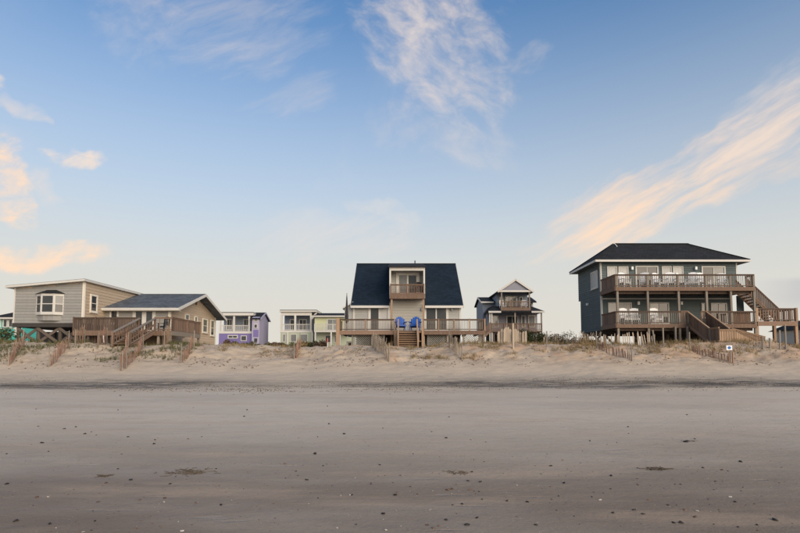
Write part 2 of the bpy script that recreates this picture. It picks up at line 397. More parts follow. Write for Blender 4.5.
def window(parent, fr, u0, u1, z0, z1, trim='white_trim', cols=1, rows=2, fw=.10, d=.0, glass='glass', curtain=None, sill=True, name='window', bar=.05, proud=.09):
    m = MB()
    fr.box(m, u0, u0 + fw, z0, z1, d - .05, d + proud); fr.box(m, u1 - fw, u1, z0, z1, d - .05, d + proud)
    fr.box(m, u0 + fw, u1 - fw, z1 - fw, z1, d - .05, d + proud); fr.box(m, u0 + fw, u1 - fw, z0, z0 + fw, d - .05, d + proud)
    w = m.build(name, trim, parent)
    a0, a1, b0, b1 = u0 + fw, u1 - fw, z0 + fw, z1 - fw
    cw = (a1 - a0) / cols; rh = (b1 - b0) / rows
    for i in range(cols):
        for j in range(rows):
            k = i * rows + j
            if curtain and k in curtain:
                cm = MB(); n = 9; x0, x1 = a0 + i * cw + bar / 2, a0 + (i + 1) * cw - bar / 2
                for q in range(n):
                    s0, s1 = x0 + (x1 - x0) * q / n, x0 + (x1 - x0) * (q + 1) / n
                    da, db = (.045, .06) if q % 2 else (.06, .045)
                    cm.add([fr.pt(s0, b0 + j * rh, d + da), fr.pt(s1, b0 + j * rh, d + db), fr.pt(s1, b0 + (j + 1) * rh, d + db), fr.pt(s0, b0 + (j + 1) * rh, d + da)], [(0, 1, 2, 3)])
                cm.build('curtain', 'curtain', w)
            gname = glass if isinstance(glass, str) else glass[k % len(glass)]
            fr.piece('pane', w, gname, a0 + i * cw + bar / 2 * (i > 0), a0 + (i + 1) * cw - bar / 2 * (i < cols - 1),
                     b0 + j * rh + bar / 2 * (j > 0), b0 + (j + 1) * rh - bar / 2 * (j < rows - 1), d - .03, d + .035)
    for i in range(1, cols): fr.piece('mullion', w, trim, a0 + i * cw - bar / 2, a0 + i * cw + bar / 2, b0, b1, d - .03, d + proud * .8)
    for j in range(1, rows): fr.piece('sash_rail', w, trim, a0, a1, b0 + j * rh - bar / 2, b0 + j * rh + bar / 2, d - .03, d + proud * .72)
    if sill: fr.piece('sill', w, trim, u0 - .04, u1 + .04, z0 - .05, z0, d - .02, d + proud + .05)
    return w
def railing(parent, mat, p0, p1, h, spacing=.13, bw=.04, postmat=None, posts=(), cap=.12, low=.08, post_w=.1, name='railing', boards=None, bmat=None):
    """rail from foot point p0 to p1 (sloping allowed); balusters between bottom and cap rail"""
    p0, p1 = Vector(p0), Vector(p1); up = Vector((0, 0, h)); d = p1 - p0; L = math.hypot(d.x, d.y)
    t = Vector((d.x, d.y, 0)).normalized(); nrm = Vector((-t.y, t.x, 0))
    m = MB()
    def bar(zo, hh, ww):
        a, b = p0 + Vector((0, 0, zo)), p1 + Vector((0, 0, zo)); o = nrm * ww / 2; e = Vector((0, 0, hh))
        m.add([a - o, a + o, b + o, b - o, a - o + e, a + o + e, b + o + e, b - o + e],
              [(0, 3, 2, 1), (4, 5, 6, 7), (0, 1, 5, 4), (1, 2, 6, 5), (2, 3, 7, 6), (3, 0, 4, 7)])
    bar(h - .045, .045, cap); r = m.build(name, mat, parent)
    lr = MB(); m = lr; bar(low, .06, .045); lr.build('bottom_rail', mat, r)
    lr = MB(); m = lr; bar(h - .12, .07, .045); lr.build('upper_rail', mat, r)
    n = max(2, int(L / spacing))
    for i in range(n):
        f = (i + .5) / n; c = p0 + d * f
        z0, z1 = c.z + low - .03, c.z + h - .05
        jit = random.uniform(-.006, .006)
        w = bw if boards is None else boards
        q = Quaternion((0, 0, 1), math.atan2(t.y, t.x))
        piece('baluster' if boards is None else 'rail_board', r, bmat or mat, (c.x + nrm.x * .03, c.y + nrm.y * .03, (z0 + z1) / 2 + jit), (w, .03, z1 - z0), q)
    for f in posts:
        c = p0 + d * f
        piece('rail_post', r, postmat or mat, (c.x, c.y, c.z + h / 2), (post_w, post_w, h + .06))
    return r
def stairs(parent, mat, x0, x1, ya, za, yb, zb, n, axis='y', tread=.045, closed=True, rmat=None):
    """straight flight from (ya,za) down to (yb,zb)"""
    for i in range(n):
        f = (i + .5) / n; t = ya + (yb - ya) * (i + .5) / n; z = za + (zb - za) * (i + 1) / (n + 1)
        w = abs(yb - ya) / n + .03
        if axis == 'y':
            piece('tread', parent, mat, ((x0 + x1) / 2, t, z), (x1 - x0, w, tread))
            if closed: piece('riser', parent, rmat or mat, ((x0 + x1) / 2, t + w / 2 - .03, z - abs(zb - za) / (n + 1) / 2 - .0), (x1 - x0 - .02, .025, abs(zb - za) / (n + 1) - tread))
        else:
            piece('tread', parent, mat, (t, (x0 + x1) / 2, z), (w, x1 - x0, tread))
    for x in (x0 - .03, x1 + .03):
        a = (x, ya, za - .12) if axis == 'y' else (ya, x, za - .12)
        b = (x, yb, zb - .12) if axis == 'y' else (yb, x, zb - .12)
        beam('stringer', parent, mat, a, b, .05, .26)

# ------------------------------------------------------------------ terrain
def vnoise(x, y, seed=0):
    xi = np.floor(x).astype(np.int64); yi = np.floor(y).astype(np.int64); fx = x - xi; fy = y - yi
    fx = fx * fx * (3 - 2 * fx); fy = fy * fy * (3 - 2 * fy)
    def h(a, b):
        n = (a * 374761393 + b * 668265263 + seed * 1442695041) & 0x7fffffff
        n = ((n ^ (n >> 13)) * 1274126177) & 0x7fffffff
        n = n ^ (n >> 16)
        return (n & 0xffff) / 65535.0
    return (h(xi, yi) * (1 - fx) + h(xi + 1, yi) * fx) * (1 - fy) + (h(xi, yi + 1) * (1 - fx) + h(xi + 1, yi + 1) * fx) * fy
def fbm(x, y, o=4, seed=0):
    s = 0; a = .5
    for i in range(o):
        s = s + a * (vnoise(x, y, seed + i) - .5); x = x * 2.03 + 7.1; y = y * 2.03 + 3.7; a *= .5
    return s
def sst(x, a, b):
    t = np.clip((x - a) / (b - a), 0, 1); return t * t * (3 - 2 * t)
CRX = np.array([-45, -27, -24, -20.5, -17, -13, -8, -3.5, -1.2, .2, 1.5, 3.2, 7, 11, 15, 19, 22, 24.5, 26.5, 30, 45])
CRY = np.array([343, 342, 341.5, 345, 345.5, 345, 346, 345.5, 346.5, 349, 349, 345.5, 343, 345, 345, 344.5, 343.5, 343, 346, 352, 353])
CRZ = 1.5 + (360 - CRY) * 36.5 / F
def ground(x, y):
    x = np.asarray(x, float); y = np.asarray(y, float)
    z = .011 * (np.minimum(y, 24) - 5)
    z = np.where(y < 0, z + y * .03, z)
    wob = fbm(x * .16, y * 0 + 2.2, 3, 5) * 3.0
    yw = y + wob
    z = z + .58 * sst(yw, 23.5, 31.5)
    crest = np.interp(x, CRX, CRZ)
    face = sst(yw, 29.0, 36.6)
    z = z + (crest - z) * face
    dune = sst(yw, 30.8, 33.5)
    far = sst(y, 37, 44)
    z = z - far * (crest - 2.25) * .85
    z = z + dune * (fbm(x * .33, y * .5, 4, 21) * .50 + fbm(x * 1.3, y * 1.3, 3, 31) * .26 + fbm(x * 3.4, y * 3.4, 3, 33) * .13) * (1 - .55 * far)
    # little gullies and slumps down the face
    z = z - dune * (1 - sst(yw, 35, 37)) * .14 * np.abs(fbm(x * .55 + y * .2, y * .35, 4, 41)) * 2
    up = sst(y, 20, 26)
    z = z + up * fbm(x * 1.6, y * 2.2, 3, 51) * .085 * (1 - sst(y, 60, 90))
    z = z + (1 - up) * (fbm(x * .35, y * .8, 3, 61) * .035 + fbm(x * 2.5, y * 4.0, 2, 71) * .008)
    # planted bank beside the grey cottage
    z = z + 1.5 * np.exp(-((x - 19) / 5.5) ** 2 - ((y - 62) / 6.0) ** 2)
    z = z + .9 * np.exp(-((x + 13) / 6) ** 2 - ((y - 70) / 9) ** 2)
    return z
def gz(x, y): return float(ground(np.array([x]), np.array([y]))[0])
def hit(px, py, y0=4.0, y1=60.0):
    """where the sight line through a photo pixel meets the sand"""
    d = ray(px, py); Y = np.linspace(y0, y1, 3000); t = Y / d.y
    zz = ground(d.x * t, Y); k = np.nonzero(EYE + d.z * t <= zz)[0]
    if len(k) == 0: return None
    Yk = float(Y[k[0]]); return Vector((d.x * Yk / d.y, Yk, float(zz[k[0]])))
rows = []
yv = 1.5
while yv < 62: rows.append(yv); yv += .035 + .0033 * yv if yv < 30 else (.105 if yv < 39 else .3)
st = .5
while yv < 9000: rows.append(yv); yv += st; st *= 1.28
back = []; yv = 1.0; st = .5
while yv > -6000: back.append(yv); yv -= st; st *= 1.4
rows = np.array(back[::-1] + rows)
u = np.linspace(-1, 1, 561); ext = np.array([1.06, 1.15, 1.3, 1.6, 2.2, 4, 9, 25, 80, 250])
u = np.concatenate([-ext[::-1], u, ext])
W = .84 * np.clip(rows, 1.5, 120) + 5.0
XX = W[:, None] * u[None, :]; YY = np.repeat(rows[:, None], len(u), 1)
ZZ = ground(XX, YY)
nr, nc = XX.shape
me = bpy.data.meshes.new('beach_sand')
V = np.stack([XX, YY, ZZ], -1).reshape(-1, 3)
i0 = (np.arange(nr - 1)[:, None] * nc + np.arange(nc - 1)[None, :]).reshape(-1)
Q = np.stack([i0, i0 + 1, i0 + nc + 1, i0 + nc], 1)
def np_mesh(me, V, Q, smooth=True):
    k = Q.shape[1]
    me.vertices.add(len(V)); me.vertices.foreach_set('co', V.astype(np.float32).reshape(-1))
    me.loops.add(Q.size); me.loops.foreach_set('vertex_index', Q.astype(np.int32).reshape(-1))
    me.polygons.add(len(Q)); me.polygons.foreach_set('loop_start', np.arange(0, Q.size, k, dtype=np.int32))
    me.polygons.foreach_set('use_smooth', np.full(len(Q), smooth)); me.update(); me.validate()
np_mesh(me, V, Q); me.materials.append(MATS['sand'])
gobj = bpy.data.objects.new('beach_sand', me); finish(gobj, None, (0, 0, 0)); gobj['kind'] = 'structure'; gobj['label'] = 'grey brown sand beach rising to a low dune'
m = MB(); m.add([(-9000, -9000, -.14), (9000, -9000, -.14), (9000, -1.6, -.14), (-9000, -1.6, -.14)], [(0, 1, 2, 3)])
o = m.build('sea', 'sea'); o['kind'] = 'structure'; o['label'] = 'calm grey sea along the beach'

# ------------------------------------------------------------------ shared builders for houses
def rect_wall(root, name, mat, x0, x1, y0, y1, z0, z1): return MB().box(x0, x1, y0, y1, z0, z1).build(name, mat, root)
def piles(root, xs, ys, ztop, mat='pile_wood', r=.15):
    for x in xs:
        for y in ys:
            g = gz(x, y) - .3
            piece('piling', root, mat, (x, y, (ztop + g) / 2), (r * 2, r * 2, ztop - g), None, 'round')
def post(root, mat, x, y, z0, z1, w=.14, name='post'): return piece(name, root, mat, (x, y, (z0 + z1) / 2), (w, w, z1 - z0))
def lattice(root, fr, u0, u1, z0, z1, mat='lattice', sp=.17, w=.045):
    m = MB(); H = z1 - z0
    for sgn in (1, -1):
        k = -int(H / sp) - 1
        while k * sp < (u1 - u0) + H:
            a = u0 + k * sp
            # diagonal from (a, z0) to (a+H, z1), clipped to the panel
            s0, s1 = max(a, u0), min(a + H, u1)
            if s1 - s0 > .03:
                def zz(s): return z0 + (s - a) if sgn > 0 else z1 - (s - a)
                d = .0 if sgn > 0 else .012; t = w * .7
                P = [(s0, zz(s0) - t), (s1, zz(s1) - t), (s1, zz(s1) + t), (s0, zz(s0) + t)]
                m.add([fr.pt(p[0], min(max(p[1], z0), z1), d) for p in P] + [fr.pt(p[0], min(max(p[1], z0), z1), d + .01) for p in P],
                      [(0, 1, 2, 3), (7, 6, 5, 4), (0, 4, 5, 1), (1, 5, 6, 2), (2, 6, 7, 3), (3, 7, 4, 0)])
            k += 1
    o = m.build('lattice_panel', mat, root, kind='stuff')
    return o
def roof_edge(root, p0, p1, mat='white_trim', w=.05, h=.2, name='fascia'): return beam(name, root, mat, p0, p1, w, h)

# ------------------------------------------------------------------ chairs
def adirondack(loc, rz, mat, label, cat='chair', group=None, scale=1.0, name='adirondack_chair'):
    root = empty(name, loc, label, cat, group); WO[root.name] = Vector((0, 0, 0))
    for i in range(5):
        y = -.30 + i * .115; piece('seat_slat', root, mat, (0, y, .36 - i * .028), (.56, .10, .022), Quaternion((1, 0, 0), R(-13)))
    n = 6
    for i in range(n):
        f = (i - (n - 1) / 2) / ((n - 1) / 2); L = .80 - .17 * f * f
        m = MB(); w0, w1 = .040, .052
        x0, x1 = f * .20, f * .27; c = math.cos(R(24)); s_ = math.sin(R(24))
        def P(x, l, d): return (x, .20 + l * s_ + d * c, .22 + l * c - d * s_)
        rim = [(x0 - w0, 0), (x0 + w0, 0), (x1 + w1, L - .04), (x1 + w1 * .55, L), (x1 - w1 * .55, L), (x1 - w1, L - .04)]
        k = len(rim)
        m.add([P(a, b, -.01) for a, b in rim] + [P(a, b, .012) for a, b in rim], [tuple(range(k)), tuple(range(2 * k - 1, k - 1, -1))] + [(q, q + k, (q + 1) % k + k, (q + 1) % k) for q in range(k)])
        m.build('back_slat', mat, root)
    for sx in (-1, 1):
        MB().prism([(-.40, 0), (-.30, 0), (-.30, .53), (-.40, .53)], 'x', sx * .30 - .02, sx * .30 + .02).build('leg', mat, root)
        MB().prism([(-.36, .27), (-.36, .38), (.16, .26), (.58, .0), (.46, 0), (.1, .16)], 'x', sx * .265 - .015, sx * .265 + .015).build('leg', mat, root)
        MB().prism([(sx * .22, -.44), (sx * .40, -.46), (sx * .41, -.1), (sx * .35, .40), (sx * .27, .40), (sx * .23, 0)], 'z', .535, .56).build('armrest', mat, root)
        MB().prism([(.30, .2), (.36, .2), (.42, .535), (.36, .535)], 'x', sx * .31 - .015, sx * .31 + .015).build('arm_support', mat, root)
    beam('back_brace', root, mat, (-.29, .31, .40), (.29, .31, .40), .06, .03); beam('back_brace', root, mat, (-.33, .44, .70), (.33, .44, .70), .05, .03)
    piece('front_board', root, mat, (0, -.38, .33), (.60, .025, .10))
    root.rotation_euler = (0, 0, rz); root.scale = (scale,) * 3
    return root
def slat_chair(loc, rz, mat, label, group=None, name='porch_chair', scale=1.0):
    """upright porch armchair with a tall slatted back"""
    root = empty(name, loc, label, 'chair', group); WO[root.name] = Vector((0, 0, 0))
    for sx in (-1, 1):
        post(root, mat, sx * .28, -.24, 0, .64, .05, 'leg'); beam('leg', root, mat, (sx * .28, .24, 0), (sx * .26, .36, 1.16), .05)
        piece('armrest', root, mat, (sx * .29, -.0, .66), (.10, .60, .03))
        beam('rocker_stretcher', root, mat, (sx * .28, -.24, .16), (sx * .28, .25, .16), .03)
    for i in range(5): piece('seat_slat', root, mat, (0, -.24 + i * .115, .42 - i * .008), (.54, .10, .025))
    for z in (.52, .78, 1.02): beam('back_rail', root, mat, (-.26, .25 + (z - .4) * .13, z), (.26, .25 + (z - .4) * .13, z), .09 if z > 1 else .05, .03)
    MB().prism([(-.26, 1.05), (.26, 1.05), (.24, 1.13), (.12, 1.19), (-.12, 1.19), (-.24, 1.13)], 'y', .335, .365).build('crest_rail', mat, root)
    for i in range(7):
        x = -.21 + i * .07; beam('back_slat', root, mat, (x, .265, .50), (x, .345, 1.06), .04, .018)
    piece('front_rail', root, mat, (0, -.26, .36), (.54, .025, .07))
    root.rotation_euler = (0, 0, rz); root.scale = (scale,) * 3
    return root
def small_table(loc, mat, label, r=.22, h=.45, name='side_table'):
    root = empty(name, loc, label, 'table'); WO[root.name] = Vector((0, 0, 0))
    piece('table_top', root, mat, (0, 0, h), (r * 2, r * 2, .03), None, 'round')
    for i in range(4):
        a = i * math.pi / 2 + .7; beam('leg', root, mat, (r * .8 * math.cos(a), r * .8 * math.sin(a), 0), (r * .6 * math.cos(a), r * .6 * math.sin(a), h), .035)
    piece('shelf', root, mat, (0, 0, h * .45), (r * 1.2, r * 1.2, .02), None, 'round')
    return root

# ================================================================== house in the middle: dark blue roof
def house_centre():
    Y0, Y1, YR = 45.0, 56.0, 50.5; ZF = 3.80; ZE = 6.32; ZR = 10.55
    XA, XB = PX(353, Y0), PX(461, Y0)
    h = empty('beach_house', ((XA + XB) / 2, Y0, gz(.6, Y0)), 'pale grey cottage with steep dark blue roof and a balcony dormer', 'house')
    wall = MB().prism([(Y0, ZF - .25), (Y1, ZF - .25), (Y1, ZE), (YR, ZR - .25), (Y0, ZE)], 'x', XA, XB).build('wall', 'pale_siding', h)
    f = Fr('front', Y0)
    DL, DR = PX(389.3, 44), PX(425.2, 44)
    siding(wall, 'pale_siding', f, XA, DL + .15, ZF, ZE, .19); siding(wall, 'pale_siding', f, DR - .15, XB, ZF, ZE, .19)
    siding(wall, 'beige_wall', f, DL + .17, DR - .17, ZF, 6.6, .24)
    for x in (XA + .06, XB - .06): f.piece('corner_board', wall, 'white_trim', x - .08, x + .08, ZF - .1, ZE, .0, .055)
    # roof: one slope each side of the dormer, one behind
    sl = (ZR - ZE) / (YR - Y0); t = .16; ov = .5
    def slope(x0, x1, name='roof_slope'):
        ya = Y0 - ov; za = ZE - ov * sl + .12
        return MB().prism([(ya, za), (YR, ZR + .12), (YR, ZR - .10), (ya, za - t)], 'x', x0, x1).build(name, 'blue_shingle', h)
    for a, b in ((XA - .16, DL - .02), (DR + .02, XB + .16)):
        s = slope(a, b); ya = Y0 - ov; za = ZE - ov * sl
        beam('eave_fascia', s, 'white_trim', (a, ya - .02, za + .0), (b, ya - .02, za + .0), .04, .2)
        beam('soffit', s, 'white_trim', (a, ya + .27, za - .02), (b, ya + .27, za - .02), .5, .03)
    MB().prism([(Y1 + ov, ZE - .2), (YR, ZR + .12), (YR, ZR - .1), (Y1 + ov, ZE - .4)], 'x', XA - .16, XB + .16).build('roof_slope', 'blue_shingle', h)
    beam('ridge_cap', h, 'charcoal_shingle', (XA - .17, YR, ZR + .11), (XB + .17, YR, ZR + .11), .28, .05)
    for x in (XA - .18, XB + .18):
        beam('rake_board', h, 'white_trim', (x, Y0 - ov, ZE - ov * sl - .02), (x, YR, ZR - .02), .035, .20)
        beam('rake_board', h, 'white_trim', (x, Y1 + ov, ZE - .32), (x, YR, ZR - .02), .035, .20)
    piece('vent_pipe', h, 'dark_plastic', (PX(415, 49.5, 264), 49.6, ZR - .1), (.1, .1, .7), None, 'round')
    # dormer with a recessed balcony
    YD = 44.05; YB = 45.35; ZB = PZ(294.3, 43.7); ZT = PZ(266.8, YD)
    dm = MB().box(DL, DL + .13, YD, 50.0, 6.62, ZT).build('dormer', 'white_trim', h)
    MB().box(DR - .13, DR, YD, 50.0, 6.62, ZT).build('dormer_cheek', 'white_trim', dm)
    MB().box(DL + .13, DR - .13, YB, YB + .15, ZB, ZT).build('dormer_wall', 'pale_siding', dm)
    fd = Fr('front', YB)
    for i in range(11): piece('siding_board', dm, 'pale_siding', (DL / 2 + DR / 2, YB, ZB + .11 + i * .21), (DR - DL - .26, .03, .212), None, 'clapboard')
    MB().box(DL + .13, DR - .13, YD - .02, YD + .1, ZT - .32, ZT).build('header_beam', 'white_trim', dm)
    MB().box(DL + .13, DR - .13, YD + .1, YB, ZT - .06, ZT - .001).build('ceiling', 'white_trim', dm)
    MB().prism([(YD - .22, ZT + .02), (YR + .1, ZR + .14), (YR + .1, ZR - .02), (YD - .22, ZT - .08 + .02)], 'x', DL - .12, DR + .12).build('dormer_roof', 'charcoal_shingle', dm)
    window(dm, fd, PX(396, YB), PX(419.5, YB), ZB + .02, PZ(272.5, YB), cols=2, rows=1, fw=.26, name='balcony_door', sill=False, bar=.14, glass=['glass_pale', 'glass'])
    MB().box(DL + .05, DR - .05, 43.72, YB, ZB - .30, ZB).build('balcony_floor', 'brown_wood', h)
    beam('balcony_fascia', h, 'brown_wood', (DL + .03, 43.69, ZB - .16), (DR - .03, 43.69, ZB - .16), .05, .42)
    railing(h, 'brown_wood', (DL + .1, 43.8, ZB), (DR - .1, 43.8, ZB), .86, .135, posts=(0, .5, 1), post_w=.08)
    for x in (PX(391.6, 43.8), PX(423.6, 43.8)): post(h, 'tan_wood', x, 43.85, gz(x, 43.8) - .3, ZB - .3, .15)
    # doors at deck level
    window(h, f, PX(368.3, Y0), PX(390.0, Y0), ZF + .02, PZ(306, Y0), cols=2, rows=1, fw=.2, name='sliding_door', sill=False, bar=.1, glass=['glass', 'glass_pale'], curtain=(1,))
    window(h, f, PX(424.0, Y0), PX(448.5, Y0), ZF + .02, PZ(306, Y0), cols=2, rows=1, fw=.2, name='sliding_door', sill=False, bar=.1)
    piece('porch_light', h, 'metal', (PX(421.8, Y0), Y0 - .1, 5.75), (.12, .14, .24)); piece('porch_light', h, 'metal', (PX(452, Y0), Y0 - .1, 5.75), (.12, .14, .24))
    f.piece('base_trim', wall, 'white_trim', XA, XB, ZF - .2, ZF - .02, .0, .045)
    # lean-to on the left gable end
    an = MB().prism([(XA - .72, ZF - .2), (XA, ZF - .2), (XA, 6.25), (XA - .72, 5.85)], 'y', 45.04, 49.4).build('side_annex', 'pale_siding', h)
    MB().prism([(XA - .9, 5.80), (XA, 6.30), (XA, 6.42), (XA - .9, 5.92)], 'y', 44.9, 49.6).build('annex_roof', 'white_trim', an)
    # deck
    dx0, dx1 = PX(336.5, 42), PX(485, 42)
    MB().box(dx0, dx1, 42, Y0 - .03, ZF - .16, ZF - .002).build('deck', 'brown_wood', h)
    sx0, sx1 = PX(399, 42), PX(416.3, 42); e0, e1 = PX(394.5, 42), PX(423.2, 42)
    for a, b in ((dx0, e0), (e1, dx1)):
        beam('rim_board', h, 'brown_wood', (a, 41.97, ZF - .16), (b, 41.97, ZF - .16), .05, .32)
    k = (e0 - dx0)
    railing(h, 'dark_wood', (dx0, 42.08, ZF), (e0, 42.08, ZF), .92, .125, posts=(0, .5, 1), postmat='tan_wood', bmat='grey_wood')
    railing(h, 'dark_wood', (e1, 42.08, ZF), (dx1, 42.08, ZF), .92, .125, posts=(0, .25, .5, .75, 1), postmat='tan_wood', bmat='grey_wood')
    railing(h, 'dark_wood', (dx0 + .06, 42.1, ZF), (dx0 + .06, 44.9, ZF), .92, .14, posts=(.5, 1))
    railing(h, 'dark_wood', (dx1 - .06, 42.1, ZF), (dx1 - .06, 44.9, ZF), .92, .14, posts=(.5, 1))
    post(h, 'tan_wood', dx0 + .12, 41.95, gz(dx0, 42) - .3, ZF + .98, .26)
    for px in (352.5, 372, 384, 394.5, 424, 447.5, 463.5, 484):
        x = PX(px, 42.2); post(h, 'grey_wood', x, 42.25, gz(x, 42.2) - .3, ZF - .16, .13)
    for i in range(12):
        x = dx0 + .5 + i * (dx1 - dx0 - 1) / 11; beam('joist', h, 'dark_wood', (x, 42.05, ZF - .26), (x, 44.9, ZF - .26), .05, .2)
    ff = Fr('front', 42.35)
    for a, b in ((354, 384), (427, 447), (464, 484)):
        u0, u1 = PX(a, 42.35), PX(b, 42.35); lattice(h, ff, u0, u1, 2.1, ZF - .2)
    MB().box(XA + .3, XB - .1, 44.6, 44.7, 2.0, ZF - .26).build('shade_sheet', 'under_shade', h)  # dark backing added to block light beneath the house
    piles(h, [XA + .4, -1.2, 1.8, XB - .4], [45.6, 50, 55], ZF - .25)
    # stair to the sand
    zb = gz((sx0 + sx1) / 2, 39.7)
    stairs(h, 'tan_wood', sx0, sx1, 42.0, ZF, 39.7, zb - .02, 8, rmat='brown_wood')
    for x, nm in ((sx0 - .06, 0), (sx1 + .06, 1)):
        railing(h, 'tan_wood', (x, 41.9, ZF), (x, 39.75, zb), .88, .17, posts=(0, 1), post_w=.11, name='stair_railing')
    post(h, 'tan_wood', e0 + .1, 41.9, gz(e0, 42) - .3, ZF + .05, .2); post(h, 'tan_wood', e1 - .05, 41.9, gz(e1, 42) - .3, ZF + .3, .16)
    railing(h, 'tan_wood', (sx1 + .1, 41.95, ZF - .95), (e1, 41.95, ZF - .95), .9, .15, posts=(0, 1), name='stair_railing')
    railing(h, 'tan_wood', (e0, 41.95, ZF - .95), (sx0 - .1, 41.95, ZF - .95), .9, .15, posts=(0, 1), name='stair_railing')
    return ZF, ZB
ZFC, ZBC = house_centre()
adirondack((PX(400.3, 42.6), 42.62, ZFC), R(6), 'blue_plastic', 'bright blue slatted garden chair on the deck, nearer the curtained sliding door', group='blue chairs above the deck stair', scale=1.27)
adirondack((PX(415.3, 42.6), 42.62, ZFC), R(-7), 'blue_plastic', 'bright blue slatted garden chair on the deck, nearer the dark double sliding door', group='blue chairs above the deck stair', scale=1.27)
small_table((PX(407.6, 42.6), 42.55, ZFC), 'white_plastic', 'small round white table between the two blue chairs')
slat_chair((PX(420.5, 44.4), 44.55, ZBC), R(25), 'dark_plastic', 'dark armchair in the corner of the dormer balcony')
def closed_umbrella(loc, label):
    r = empty('patio_umbrella', loc, label, 'umbrella'); x, y, z = loc
    MB().tube((x, y, z), (x, y, z + 3.1), .03).build('pole', 'grey_wood', r)
    m = MB(); prof = [(.7, .07), (.85, .15), (1.15, .165), (1.7, .125), (2.3, .085), (2.8, .05), (3.05, .03)]; n = 12
    vs = []
    for i, (zz, rr) in enumerate(prof):
        for k in range(n):
            q = rr * (1.0 if k % 2 else .68); a = 2 * math.pi * k / n + i * .06; vs.append((x + q * math.cos(a), y + q * math.sin(a), z + zz))
    m.add(vs, [(i * n + k, i * n + (k + 1) % n, (i + 1) * n + (k + 1) % n, (i + 1) * n + k) for i in range(len(prof) - 1) for k in range(n)])
    m.build('canopy', 'umbrella_cloth', r, smooth=True)
    piece('tie_strap', r, 'dark_plastic', (x, y, z + 1.3), (.33, .33, .05), None, 'round'); piece('finial', r, 'dark_wood', (x, y, z + 3.13), (.05, .05, .12), None, 'round')
    piece('base', r, 'dark_plastic', (x, y, z + .05), (.5, .5, .1), None, 'round')
closed_umbrella((PX(346.6, 43.8), 43.8, ZFC), 'folded dark patio umbrella standing on the grey cottage deck')
fr_ = Fr('front', 43.4)
wp = empty('utility_box', (PX(349, 43.4), 43.5, gz(-4.1, 43.5)), 'white boxed unit with dark grille standing in the gap under the deck', 'box')
MB().box(PX(346.3, 43.4), PX(351.8, 43.4), 43.45, 43.85, gz(-4.1, 43.5) - .05, 3.0).build('case', 'white_trim', wp)
MB().box(PX(348.6, 43.4), PX(351.2, 43.4), 43.42, 43.5, 2.45, 2.88).build('grille', 'dark_plastic', wp)

